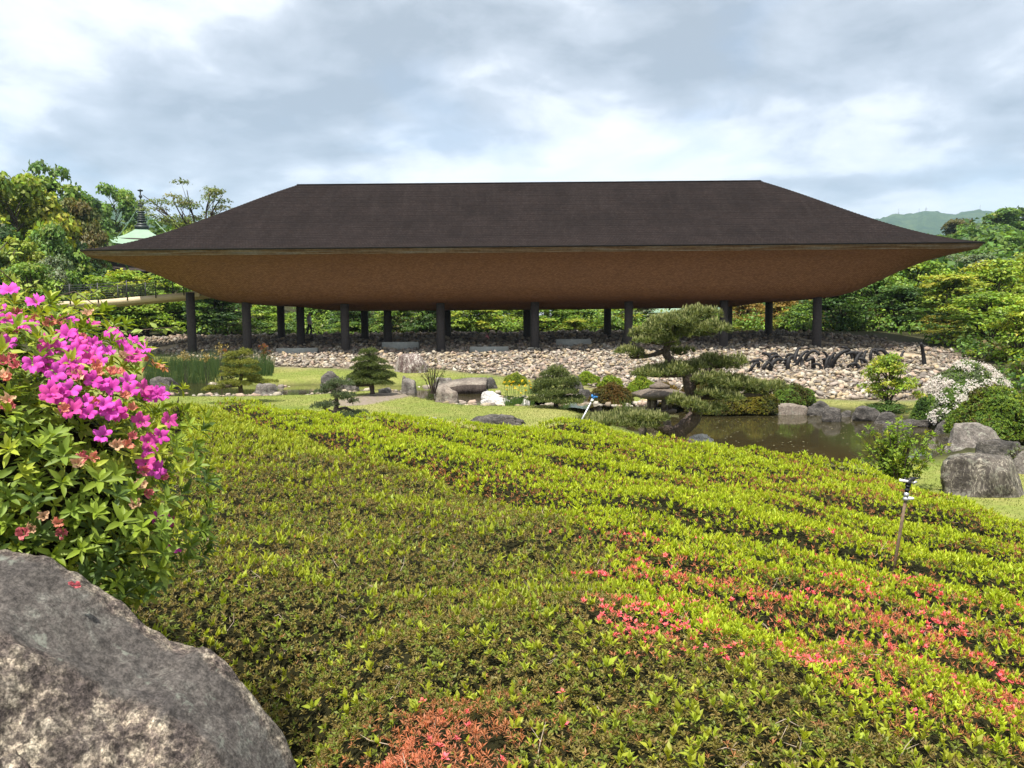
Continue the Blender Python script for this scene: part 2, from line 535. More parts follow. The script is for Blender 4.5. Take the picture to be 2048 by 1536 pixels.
def ground_material():
    m, T = new_mat('ground')
    a = T.n('ShaderNodeAttribute', attribute_name='Col')
    fl = T.n('ShaderNodeAttribute', attribute_name='Flag')
    sp = T.n('ShaderNodeSeparateColor'); T.l(a.outputs['Color'], sp.inputs[0])
    sf = T.n('ShaderNodeSeparateColor'); T.l(fl.outputs['Color'], sf.inputs[0])
    tc = T.n('ShaderNodeTexCoord'); v = tc.outputs['Object']
    n1 = T.noise(v, 0.35, 5, 0.6, 0.4); n2 = T.noise(v, 9, 5, 0.7); n3 = T.noise(v, 45, 3, 0.7); n4 = T.noise(v, 1.6, 5, 0.65, 0.5)
    lawn = T.ramp(n1, [(0.35, (0.145, 0.190, 0.038)), (0.5, (0.180, 0.208, 0.048)), (0.62, (0.235, 0.235, 0.075))])
    lawn = T.mix(T.math('MULTIPLY', T.ramp(n4, [(0.5, (0,) * 3), (0.7, (1,) * 3)]), 0.45), lawn, (0.29, 0.255, 0.095))
    lawn = T.mix(1.0, lawn, T.ramp(n2, [(0.3, (0.72,) * 3), (0.7, (1.2,) * 3)]), 'MULTIPLY')
    lawn = T.mix(1.0, lawn, T.ramp(n3, [(0.25, (0.7,) * 3), (0.75, (1.25,) * 3)]), 'MULTIPLY')
    stone = T.ramp(n2, [(0.3, (0.07, 0.055, 0.045)), (0.7, (0.2, 0.165, 0.13))])
    sand = T.ramp(n2, [(0.3, (0.33, 0.265, 0.18)), (0.7, (0.42, 0.345, 0.25))])
    soil = T.ramp(n2, [(0.3, (0.020, 0.022, 0.010)), (0.7, (0.050, 0.048, 0.022))])
    flagc = T.ramp(n2, [(0.3, (0.13, 0.105, 0.085)), (0.7, (0.25, 0.205, 0.17))])
    c = T.mix(sp.outputs[2], lawn, soil)
    c = T.mix(T.math('MULTIPLY', sf.outputs[0], T.ramp(n2, [(0.36, (0.25,) * 3), (0.46, (1,) * 3)])), c, flagc)
    c = T.mix(sp.outputs[0], c, stone)
    c = T.mix(sp.outputs[1], c, sand)
    finish(T, pbr(T, c, 0.95, T.bump(T.math('ADD', n2, T.math('MULTIPLY', n3, 0.5)), 0.5, 0.04), 0.1))
    return m


# outline of the stone field, anticlockwise from its front edge at the west end
STONES = np.array([gp(*p) for p in ((240, 700), (350, 712), (545, 733), (640, 736), (760, 738), (880, 738), (1000, 750), (1130, 766), (1245, 783), (1340, 793), (1480, 790), (1620, 795), (1760, 802), (1850, 800), (1930, 775), (1965, 735), (1900, 705))]
                  + [(22.5, 51), (19, 56), (10, 58), (-6, 58), (-20, 57), (-27, 53)])
PATHS = [([gp(1560, 673), gp(1640, 684), gp(1720, 695), gp(1800, 708), gp(1842, 714)], 0.55),
         ([gp(255, 706), gp(305, 700), gp(340, 694), gp(372, 688)], 0.6)]
FLAG = [gp(*p) for p in ((700, 806), (745, 797), (800, 787), (850, 778), (885, 772))]
GROUND_M = ground_material()
ground = ground_mesh()


# ------------------------------------------------------------------ water
def water():
    m, T = new_mat('pond_water')
    tc = T.n('ShaderNodeTexCoord')
    n = T.noise(tc.outputs['Object'], 1.3, 5, 0.6, 0.6)
    n2 = T.noise(tc.outputs['Object'], 7, 4, 0.6, 0.3)
    col = T.ramp(n, [(0.3, (0.026, 0.022, 0.010)), (0.7, (0.040, 0.034, 0.014))])
    h = T.math('ADD', n2, T.math('MULTIPLY', n, 0.5))
    b = pbr(T, col, 0.05, T.bump(h, 0.035, 0.03), 0.5)
    finish(T, b)
    P = POND
    c = P.mean(0)
    V = [(c[0], c[1], WATER_Z)] + [(c[0] + (p[0] - c[0]) * 1.13, c[1] + (p[1] - c[1]) * 1.13, WATER_Z) for p in P]
    me = mesh_np('pond_water', V, np.array([(0, i + 1, (i + 1) % len(P) + 1) for i in range(len(P))]), m)
    tag(link('pond_water', me), 'dark still pond water beyond the azalea hedges', kind='structure')
    V, F = [], []
    for i, (x, y) in enumerate(STREAM):
        a = np.array(STREAM[max(i - 1, 0)]); b2 = np.array(STREAM[min(i + 1, len(STREAM) - 1)])
        d = (b2 - a) / np.linalg.norm(b2 - a); nrm = np.array([-d[1], d[0]]) * 2.6
        V += [(x - nrm[0], y - nrm[1], STREAM_Z + 0.04), (x + nrm[0], y + nrm[1], STREAM_Z + 0.04)]
        if i:
            F.append((2 * i - 2, 2 * i, 2 * i + 1, 2 * i - 1))
    tag(link('stream_water', mesh_np('stream_water', V, np.array(F), m)), 'narrow stream across the lawn', kind='structure')

    rng = np.random.default_rng(8)
    n = 260
    X = rng.uniform(3, 11.5, n); Y = rng.uniform(16.3, 26, n); k = poly_sd(X, Y, POND) < -.2
    X, Y = X[k], Y[k]; n = len(X); a = rng.uniform(0, 6.28, n); s = rng.uniform(.012, .035, n)
    V = np.stack([np.stack([X + s * np.cos(a + q), Y + s * np.sin(a + q) * .7, np.full(n, WATER_Z + .004)], -1) for q in (0, 1.57, 3.14, 4.71)], 1).reshape(-1, 3)
    fm = simple('floating_petals', (0.30, 0.27, 0.16), 0.8, 0.3, 3)
    tag(link('floating_petals', mesh_np('floating_petals', V, np.arange(4 * n).reshape(-1, 4), fm)), 'pale specks of petals floating on the pond', kind='stuff')


water()


# ------------------------------------------------------------------ stones of the stone field
def stone_material():
    m, T = new_mat('field_stone')
    a = T.n('ShaderNodeAttribute', attribute_name='Col')
    tc = T.n('ShaderNodeTexCoord')
    n = T.noise(tc.outputs['Object'], 9, 5, 0.7, 0.4)
    c = T.mix(1.0, a.outputs['Color'], T.ramp(n, [(0.3, (0.68,) * 3), (0.7, (1.25,) * 3)]), 'MULTIPLY')
    finish(T, pbr(T, c, 0.9, T.bump(n, 0.5, 0.03), 0.2))
    return m


STONE_M = stone_material()
STONE_COLS = 0.84 * np.array([.98, .985, .945]) * np.array([(0.44, 0.37, 0.28), (0.50, 0.44, 0.36), (0.36, 0.29, 0.22), (0.30, 0.26, 0.23), (0.46, 0.36, 0.24), (0.40, 0.33, 0.29), (0.21, 0.18, 0.16), (0.52, 0.47, 0.41), (0.47, 0.35, 0.28)])


def ico():
    t = (1 + 5 ** .5) / 2
    V = np.array([(-1, t, 0), (1, t, 0), (-1, -t, 0), (1, -t, 0), (0, -1, t), (0, 1, t), (0, -1, -t), (0, 1, -t), (t, 0, -1), (t, 0, 1), (-t, 0, -1), (-t, 0, 1)], float)
    V /= np.linalg.norm(V[0])
    F = np.array([(0, 11, 5), (0, 5, 1), (0, 1, 7), (0, 7, 10), (0, 10, 11), (1, 5, 9), (5, 11, 4), (11, 10, 2), (10, 7, 6), (7, 1, 8), (3, 9, 4), (3, 4, 2), (3, 2, 6), (3, 6, 8), (3, 8, 9), (4, 9, 5), (2, 4, 11), (6, 2, 10), (8, 6, 7), (9, 8, 1)])
    return V, F


def scatter_stones():
    rng = np.random.default_rng(5)
    n = 60000
    X = rng.uniform(-28, 25, n); Y = rng.uniform(26, 58, n)
    k = poly_sd(X, Y, STONES) < 0.1 + rng.normal(0, 0.12, n)
    for P, w in PATHS:
        k &= line_d(X, Y, P) > w * 1.05
    k &= np.abs(X) < 0.70 * Y + 1.5
    k &= rng.random(n) < np.where(Y > 46, 0.42, 0.92)
    X, Y = X[k], Y[k]; n = len(X)
    S = np.clip(rng.lognormal(math.log(0.093), 0.40, n), 0.045, 0.20)
    S *= 1 + 0.25 * sstep(Y, 47, 54)
    Z = ground_z(X, Y) + (vnoise(X, Y, 1.5, 3) - 0.5) * 0.12 + S * rng.uniform(0.10, 0.75, n)
    iv, jf = ico()
    variants = []
    for i in range(14):
        r = np.random.default_rng(100 + i)
        v = iv.copy()
        for _ in range(5):
            nn = r.normal(size=3); nn /= np.linalg.norm(nn)
            v = v - np.outer(np.clip(v @ nn - r.uniform(.25, .6), 0, None), nn)
        v = v * (1 + r.uniform(-0.22, 0.18, (12, 1)))
        v = v * np.array([1.25, r.uniform(0.65, 1.0), r.uniform(0.5, 0.85)])
        variants.append(v)
    variants = np.array(variants)
    vi = rng.integers(0, 14, n)
    ang = rng.uniform(0, 2 * math.pi, n); tilt = rng.normal(0, 0.38, n); tilt2 = rng.normal(0, 0.38, n)
    ca, sa = np.cos(ang), np.sin(ang)
    Rz = np.zeros((n, 3, 3)); Rz[:, 0, 0] = ca; Rz[:, 0, 1] = -sa; Rz[:, 1, 0] = sa; Rz[:, 1, 1] = ca; Rz[:, 2, 2] = 1
    Rx = np.zeros((n, 3, 3)); Rx[:, 0, 0] = 1; Rx[:, 1, 1] = np.cos(tilt); Rx[:, 1, 2] = -np.sin(tilt); Rx[:, 2, 1] = np.sin(tilt); Rx[:, 2, 2] = np.cos(tilt)
    Ry = np.zeros((n, 3, 3)); Ry[:, 1, 1] = 1; Ry[:, 0, 0] = np.cos(tilt2); Ry[:, 0, 2] = np.sin(tilt2); Ry[:, 2, 0] = -np.sin(tilt2); Ry[:, 2, 2] = np.cos(tilt2)
    R = Rx @ Ry @ Rz
    ci = rng.integers(0, len(STONE_COLS), n)
    C = STONE_COLS[ci] * rng.uniform(0.60, 1.10, (n, 1))
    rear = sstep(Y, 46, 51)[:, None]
    C = C * (1 - 0.25 * rear)                                        # stones under the hull darkened: its shade put into their colour
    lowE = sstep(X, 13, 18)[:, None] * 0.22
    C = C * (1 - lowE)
    size = S / Y * (1 - 0.5 * sstep(Y, 43, 46))                       # how large each one shows
    big = np.zeros(n, bool); big[np.argsort(-size)[:300]] = True
    field = tag(bpy.data.objects.new('stone_field', None), 'field of broken stones under and before the pavilion', kind='structure')
    COL.objects.link(field)
    # the 300 largest in view: one object each, sharing a few meshes
    shared = {}
    for i in np.flatnonzero(big):
        key = (int(vi[i]), int(ci[i]))
        if key not in shared:
            shared[key] = mesh_np('stone', variants[key[0]], jf, STONE_M, False, np.tile(STONE_COLS[key[1]], (12, 1)))
        o = bpy.data.objects.new('stone', shared[key])
        o.matrix_world = Matrix.Translation((X[i], Y[i], Z[i])) @ Matrix(R[i]).to_4x4() @ Matrix.Scale(S[i], 4)
        o.parent = field
        COL.objects.link(o)
    # the shaded heap behind is seen from far off: eight faces a stone are enough there
    k = ~big & (Y > 44.5)
    m = k.sum()
    o8 = np.array([(1, 0, 0), (-1, 0, 0), (0, 1, 0), (0, -1, 0), (0, 0, 1), (0, 0, -1)], float) * np.array([1.15, .85, .65])
    f8 = np.array([(0, 2, 4), (2, 1, 4), (1, 3, 4), (3, 0, 4), (2, 0, 5), (1, 2, 5), (3, 1, 5), (0, 3, 5)])
    V8 = o8[None] * rng.uniform(.75, 1.15, (m, 6, 1)) * S[k][:, None, None] * 1.05
    V8 = np.einsum('nij,nvj->nvi', R[k], V8) + np.stack([X[k], Y[k], Z[k]], -1)[:, None, :]
    F8 = (f8[None] + 6 * np.arange(m)[:, None, None]).reshape(-1, 3)
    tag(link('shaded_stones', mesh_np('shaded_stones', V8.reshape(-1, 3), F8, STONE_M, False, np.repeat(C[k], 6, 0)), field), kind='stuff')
    k = ~big & (Y <= 44.5)
    V = np.einsum('nij,nvj->nvi', R[k], variants[vi[k]] * S[k][:, None, None]) + np.stack([X[k], Y[k], Z[k]], -1)[:, None, :]
    m = k.sum()
    F = (jf[None] + 12 * np.arange(m)[:, None, None]).reshape(-1, 3)
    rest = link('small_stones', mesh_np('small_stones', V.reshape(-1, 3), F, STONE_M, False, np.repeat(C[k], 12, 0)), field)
    tag(rest, kind='stuff')


scatter_stones()


def stream_stones():
    rng = np.random.default_rng(31)
    n = 9000
    X = rng.uniform(-13, 5, n); Y = rng.uniform(20, 34, n)
    d = stream_d(X, Y)
    k = (d > .8) & (d < 1.55) & (poly_sd(X, Y, STONES) > 0) & (vnoise(X, Y, .8, 61) > .35) & (rng.random(n) < .75)
    X, Y = X[k], Y[k]; n = len(X)
    S = np.clip(rng.lognormal(math.log(.065), .5, n), .03, .2)
    V0, F0 = ico()
    V = V0[None] * (1 + rng.uniform(-.25, .2, (n, 12, 1))) * S[:, None, None] * np.array([1.2, .9, .6])
    a = rng.uniform(0, 6.28, n)
    x = V[..., 0] * np.cos(a)[:, None] - V[..., 1] * np.sin(a)[:, None]; y = V[..., 0] * np.sin(a)[:, None] + V[..., 1] * np.cos(a)[:, None]
    V = np.stack([x + X[:, None], y + Y[:, None], V[..., 2] + np.maximum(ground_z(X, Y), STREAM_Z)[:, None] + .25 * S[:, None]], -1)
    F = (F0[None] + 12 * np.arange(n)[:, None, None]).reshape(-1, 3)
    C = np.repeat(STONE_COLS[rng.integers(len(STONE_COLS), size=n)] * rng.uniform(.6, 1.15, (n, 1)), 12, 0)
    tag(link('bank_stones', mesh_np('bank_stones', V.reshape(-1, 3), F, STONE_M, False, C)), 'scattered small stones along both stream banks', kind='stuff')


stream_stones()


# ------------------------------------------------------------------ the boat-shaped pavilion
def shingle_mat(name, a, b, dark, sx, sy, rough=0.85, streak=0.5, tint=None, spec=0.15):
    m, T = new_mat(name)
    uv = T.n('ShaderNodeUVMap', uv_map='UVMap')
    mp = T.n('ShaderNodeMapping'); mp.inputs['Scale'].default_value = (1, 1, 1)
    T.l(uv.outputs[0], mp.inputs[0])
    br = T.n('ShaderNodeTexBrick', offset=0.5, squash=1.0)
    br.inputs['Scale'].default_value = 1.0
    br.inputs['Brick Width'].default_value = sx
    br.inputs['Row Height'].default_value = sy
    br.inputs['Mortar Size'].default_value = 0.012
    br.inputs['Mortar Smooth'].default_value = 0.3
    br.inputs['Bias'].default_value = 0.0
    br.inputs['Color1'].default_value = (0, 0, 0, 1); br.inputs['Color2'].default_value = (1, 1, 1, 1); br.inputs['Mortar'].default_value = (0.2,) * 3 + (1,)
    T.l(mp.outputs[0], br.inputs['Vector'])
    tc = T.n('ShaderNodeTexCoord')
    n = T.noise(tc.outputs['Object'], 0.55, 6, 0.62, 0.3)
    st = T.n('ShaderNodeMapping'); st.inputs['Scale'].default_value = (2.4, 0.16, 1)
    T.l(uv.outputs[0], st.inputs[0])
    ns = T.noise(st.outputs[0], 1.0, 6, 0.65)
    nf = T.noise(tc.outputs['Object'], 13, 4, 0.7)
    col = T.mix(T.ramp(n, [(0.35, (0,) * 3), (0.65, (1,) * 3)]), a, b)
    col = T.mix(1.0, col, T.mix(1.0, T.ramp(br.outputs['Color'], [(0.0, (0.76,) * 3), (1.0, (1.24,) * 3)]), T.ramp(nf, [(0.3, (0.84,) * 3), (0.7, (1.16,) * 3)]), 'MULTIPLY'), 'MULTIPLY')
    col = T.mix(T.math('MULTIPLY', T.ramp(ns, [(0.5, (0,) * 3), (0.75, (1,) * 3)]), streak), col, tint or dark)
    col = T.mix(br.outputs['Fac'], col, dark)
    h = T.math('ADD', T.math('MULTIPLY', br.outputs['Fac'], -1.0), T.math('MULTIPLY', br.outputs['Color'], 0.35))
    finish(T, pbr(T, col, rough, T.bump(h, 0.5, 0.02), spec))
    return m


ROOF_M = shingle_mat('roof_shingle', (0.0195, 0.0155, 0.0150), (0.0285, 0.0220, 0.0210), (0.011, 0.009, 0.009), 0.16, 0.075, 0.95, 0.45, (0.044, 0.036, 0.034), spec=0.05)
HULL_M = shingle_mat('hull_shingle', (0.222, 0.114, 0.055), (0.242, 0.125, 0.060), (0.10, 0.047, 0.023), 0.13, 0.085, 0.85, 0.06)


def eave_material():
    m, T = new_mat('eave_layers')
    tc = T.n('ShaderNodeTexCoord')
    mp = T.n('ShaderNodeMapping'); mp.inputs['Scale'].default_value = (0.5, 0.5, 16.0)
    T.l(tc.outputs['Object'], mp.inputs[0])
    n = T.noise(mp.outputs[0], 1.0, 5, 0.65); n2 = T.noise(tc.outputs['Object'], 6, 5, 0.7)
    c = T.ramp(n, [(0.35, (0.15, 0.085, 0.04)), (0.5, (0.235, 0.16, 0.09)), (0.65, (0.25, 0.225, 0.18))])
    c = T.mix(1.0, c, T.ramp(n2, [(0.3, (0.7,) * 3), (0.7, (1.25,) * 3)]), 'MULTIPLY')
    finish(T, pbr(T, c, 0.9, None, 0.15))
    return m


EAVE_M = eave_material()
RIM_M = simple('eave_edge', (0.028, 0.024, 0.023), 0.8, 0.2, 3)

BX, BY, L2, W2 = 1.13, 48.5, 23.47, 7.5          # centre, half length and half width of the eaves
Z_EAVE, Z_RIDGE, RIDGE2 = 5.50, 9.93, 14.0


def ring(hx, hy, z, e, n=48, flare=0.0):
    """points round a rectangle of half sizes hx, hy whose corners round off as e drops (superellipse)"""
    P = []
    for side in range(4):
        for k in range(n):
            t = k / n
            # walk each side of a square, concentrate points at the corners
            u = -math.cos(math.pi * t)
            a, b = [(u, -1), (1, u), (-u, 1), (-1, -u)][side]
            r = (abs(a) ** e + abs(b) ** e) ** (-1 / e)
            P.append((BX + hx * a * r, BY + hy * b * r, z))
    return np.array(P)


def loft(name, rings, mat, parent, smooth, close_top=False, close_bottom=False, per=True):
    n = len(rings[0])
    V = np.concatenate(rings)
    F, T = [], []
    for i in range(len(rings) - 1):
        for k in range(n):
            F.append((i * n + k, i * n + (k + 1) % n, (i + 1) * n + (k + 1) % n, (i + 1) * n + k))
    uv = []
    vv = 0.0
    for i, r in enumerate(rings):
        if i:
            vv += float(np.median(np.linalg.norm(r - rings[i - 1], axis=1)))
        # run along the facade so that courses stay level and shingles keep their width
        q = n // 4
        uu = np.empty(n)
        for s in range(4):
            seg = r[s * q:(s + 1) * q]
            uu[s * q:(s + 1) * q] = seg[:, 0] * (1 if s in (0, 2) else 0) + seg[:, 1] * (1 if s in (1, 3) else 0)
        uv.append(np.stack([uu, np.full(n, vv)], -1))
    uv = np.concatenate(uv)
    if close_bottom or close_top:
        idx = (len(rings) - 1) * n if close_bottom else 0
        c = V[idx:idx + n].mean(0)
        V = np.concatenate([V, [c]]); uv = np.concatenate([uv, [uv[idx]]])
        T = [(idx + k, idx + (k + 1) % n, len(V) - 1) for k in range(n)]
    return link(name, mesh_np(name, V, [np.array(F), np.array(T).reshape(-1, 3)], mat, smooth, uv=uv), parent)


def pavilion():
    t = thing('pavilion', 'long boat-shaped timber pavilion with dark shingled roof raised on dark columns', 'pavilion', (BX, BY, 0))
    off = Vector((-BX, -BY, 0))
    # roof: shingle courses, each a small step above the one below
    rings, prev = [], None
    N = 64
    g = lambda u: .35 * u + 1.3 * u * u - .65 * u ** 3
    for i in range(N + 1):
        u = i / N
        hx, hy = L2 + (RIDGE2 - L2) * u, max(W2 * (1 - u), 0.09)
        z = Z_EAVE + (Z_RIDGE - Z_EAVE) * g(u)
        rings.append(ring(hx, hy, z, 60))
        if 0 < i < N:
            rings.append(ring(hx - 0.004, hy - 0.004, z + 0.026, 60))
    # build each plane with level courses
    roof = loft('roof', rings, ROOF_M, t, False, close_top=False)
    roof.location = off
    ridge = MB().box((0, 0, Z_RIDGE + 0.02), (2 * RIDGE2 + 0.02, 0.22, 0.05)).build('ridge_cap', ROOF_M, roof, loc=tuple(-off))
    ridge.data.uv_layers.new(name='UVMap')
    # eave edge: a dark rim above four stepped pale layers
    rim = loft('eave_rim', [ring(L2 + 0.02, W2 + 0.02, Z_EAVE + 0.012, 60), ring(L2 + 0.02, W2 + 0.02, Z_EAVE - 0.07, 60), ring(L2 - 0.08, W2 - 0.08, Z_EAVE - 0.072, 60)], RIM_M, roof, False)
    # hull
    prof = [(0.24, 5.17, 40), (0.7, 5.06, 26), (1.2, 4.94, 20), (1.7, 4.80, 15), (2.2, 4.60, 12.5), (2.8, 4.33, 10.5), (3.5, 3.96, 9), (4.3, 3.50, 7.5), (5.0, 3.15, 7), (5.7, 2.92, 6.5), (6.6, 2.77, 6), (7.7, 2.69, 5.5), (8.8, 2.655, 5), (9.6, 2.60, 4.8), (10.3, 2.50, 4.6), (11.0, 2.40, 4.4), (11.8, 2.345, 4.2), (13.0, 2.33, 4.0)]
    P = np.array(prof)
    ein = np.linspace(P[0, 0], P[-1, 0], 60)
    zz = np.interp(ein, P[:, 0], P[:, 1]); zz[1:-1] = (zz[:-2] + zz[1:-1] * 2 + zz[2:]) / 4
    ee = np.interp(ein, P[:, 0], P[:, 2])
    def front(v):                      # inset of the long sides for a given inset of the ends
        return np.interp(v, [0.24, 2.1, 4.5, 6.1, 7.9, 9.6, 11, 13], [0.24, 0.85, 1.6, 2.35, 3.25, 4.05, 4.7, 5.6])
    hull = loft('hull', [ring(L2 - a, W2 - float(front(a)), z, e) for a, z, e in zip(ein, zz, ee)], HULL_M, t, True, close_bottom=True)
    hull.location = off
    z0 = Z_EAVE - 0.075
    for k in range(4):
        ins = 0.05 + 0.05 * k
        top, bot = z0 - 0.064 * k, z0 - 0.064 * (k + 1) + 0.012
        e = loft('eave_layer', [ring(L2 - ins - 0.05, W2 - ins - 0.05, top - 0.001, 60), ring(L2 - ins, W2 - ins, top - 0.004, 60), ring(L2 - ins - 0.012, W2 - ins - 0.012, bot, 60), ring(L2 - ins - 0.07, W2 - ins - 0.07, bot - 0.001, 60)], EAVE_M, hull, False)
    # columns
    rows = [(44.5, (495, 691, 882, 1070, 1257, 1447, 1633), 640), (44.9, (384.5,), 640), (48.5, (602, 776, 1456), 640), (52.4, (563, 730, 895, 1054, 1215, 1376, 1537), 640)]
    shared = MB().lathe([(0.0, -0.4), (0.262, -0.4), (0.245, 0.3), (0.238, 3.4), (0.0, 3.4)], 20).mesh('column', COLUMN, True)
    for Y, xs, _ in rows:
        for x in xs:
            p = at(x, 690 if Y < 46 else 672, Y)
            link('column', shared, t, (p[0] - BX, Y - BY, gz(p[0], Y)))
    return t


pavilion()


def gangway():
    t = thing('gangway', 'pale curved footbridge with wire railings running into the pavilion hull', 'footbridge', at(240, 600, 47.0))
    o = np.array(t.location)
    pts = [(60, 612), (125, 604), (200, 601), (256, 596), (313, 591), (369, 586), (400, 582)]
    A = [at(x, y, 47.0) - o for x, y in pts]
    deck, fas = MB(), MB()
    V, Q = [], []
    for a in A:
        V += [a + (0, 0, 0), a + (0, 2.2, 0), a + (0, 2.2, -0.08), a + (0, 0, -0.08)]
    for i in range(len(A) - 1):
        for k in range(4):
            Q.append((4 * i + k, 4 * i + (k + 1) % 4, 4 * i + 4 + (k + 1) % 4, 4 * i + 4 + k))
    deck.add(V, Q).build('deck', CONCRETE, t)
    for name, dy in (('fascia', -0.07), ('fascia', 2.21)):
        V, Q = [], []
        for a in A:
            V += [a + (0, dy, 0.03), a + (0, dy + 0.06, 0.03), a + (0, dy + 0.06, -0.33), a + (0, dy, -0.33)]
        MB().add(V, [(4 * i + k, 4 * i + (k + 1) % 4, 4 * i + 4 + (k + 1) % 4, 4 * i + 4 + k) for i in range(len(A) - 1) for k in range(4)]).build(name, BRIDGE_PAINT, t)
    def on(x):
        xs = [p[0] for p in pts]; ys = [p[1] for p in pts]
        return at(x, float(np.interp(x, xs, ys)), 47.0) - o
    for dy in (-0.1, 2.3):
        for x in (85, 142, 198, 256, 313, 369):
            a = on(x)
            MB().box(a + (0, dy, 0.45), (0.05, 0.03, 1.2)).build('rail_post', STEEL, t)
        for k in range(7):
            MB().tube([a + (0, dy, 0.17 + 0.13 * k) for a in A], 0.008 if k < 6 else 0.018, 5).build('rail_wire', STEEL, t)


gangway()

# ------------------------------------------------------------------ benches
for x0, x1, yb, Y, lab in ((555, 636, 713, 43.5, 'pale grey stone bench nearest the reed bed, out past the front columns'),
                           (765, 838, 700, 45.6, 'dark shaded stone bench behind the striped boulder'),
                           (940, 1017, 710, 43.6, 'grey stone bench between the third and fourth front columns'),
                           (1112, 1182, 694, 46.2, 'dark shaded stone bench under the hull beside the big pine')):
    a, b = at(x0, yb, Y), at(x1, yb, Y)
    w = b[0] - a[0]; h = 0.46
    zb = a[2]
    me = MB()
    s = 0.02
    r = [(-w / 2, -0.22), (w / 2, -0.22), (w / 2, 0.22), (-w / 2, 0.22)]
    V = [(x, y, -0.15) for x, y in r] + [(x, y, h - s) for x, y in r] + [(x * (1 - 2 * s / w), y * (1 - s / 0.22), h) for x, y in r]
    me.add(V, [(i, (i + 1) % 4, (i + 1) % 4 + 4, i + 4) for i in range(4)] + [(i + 4, (i + 1) % 4 + 4, (i + 1) % 4 + 8, i + 8) for i in range(4)] + [(8, 9, 10, 11), (3, 2, 1, 0)])
    o = me.build('stone_bench', CONCRETE, None, loc=((a[0] + b[0]) / 2, Y, zb))
    tag(o, lab, 'bench', 'stone benches under the pavilion')


# ------------------------------------------------------------------ rocks
def ico_sphere(sub):
    V, F = ico()
    for _ in range(sub):
        e = {}
        V = list(V); nf = []
        def mid(a, b):
            k = (min(a, b), max(a, b))
            if k not in e:
                p = V[a] + V[b]; V.append(p / np.linalg.norm(p)); e[k] = len(V) - 1
            return e[k]
        for a, b, c in F:
            ab, bc, ca = mid(a, b), mid(b, c), mid(c, a)
            nf += [(a, ab, ca), (b, bc, ab), (c, ca, bc), (ab, bc, ca)]
        V, F = np.array(V), np.array(nf)
    return V, F


SPH = {2: ico_sphere(2), 3: ico_sphere(3), 4: ico_sphere(4)}


def rock_mesh(name, seed, w, d, h, mat, sub=3, rough=0.16, cuts=7, flat_top=0.0, box=2.6):
    rng = np.random.default_rng(seed)
    V, F = SPH[sub]
    r = (np.abs(V) ** box).sum(1) ** (-1 / box)
    P = V * r[:, None]
    for _ in range(cuts):                          # broken faces
        n = rng.normal(size=3); n /= np.linalg.norm(n); n[2] = abs(n[2]) * 0.7
        n /= np.linalg.norm(n)
        lim = rng.uniform(0.62, 0.92)
        dd = P @ n
        P = P - np.outer(np.clip(dd - lim, 0, None) * 0.9, n)
    if flat_top:
        P[:, 2] = np.where(P[:, 2] > flat_top, flat_top + (P[:, 2] - flat_top) * 0.2, P[:, 2])
    s = seed * 3.17
    disp = np.array([noise.fractal(Vector((p[0] * 1.5 + s, p[1] * 1.5, p[2] * 1.9)), 1.0, 2.0, 5) for p in P])
    fine = np.array([noise.noise(Vector((p[0] * 7 + s, p[1] * 7, p[2] * 9))) for p in P])
    P = P + V * (disp * rough + fine * rough * 0.22)[:, None]
    P[:, 0] *= w / 2 / np.abs(P[:, 0]).max(); P[:, 1] *= d / 2 / np.abs(P[:, 1]).max()
    top = P[:, 2].max()
    P[:, 2] = np.where(P[:, 2] > 0, P[:, 2] / top * h, P[:, 2] * 0.35)
    return mesh_np(name, P, F, mat, True)


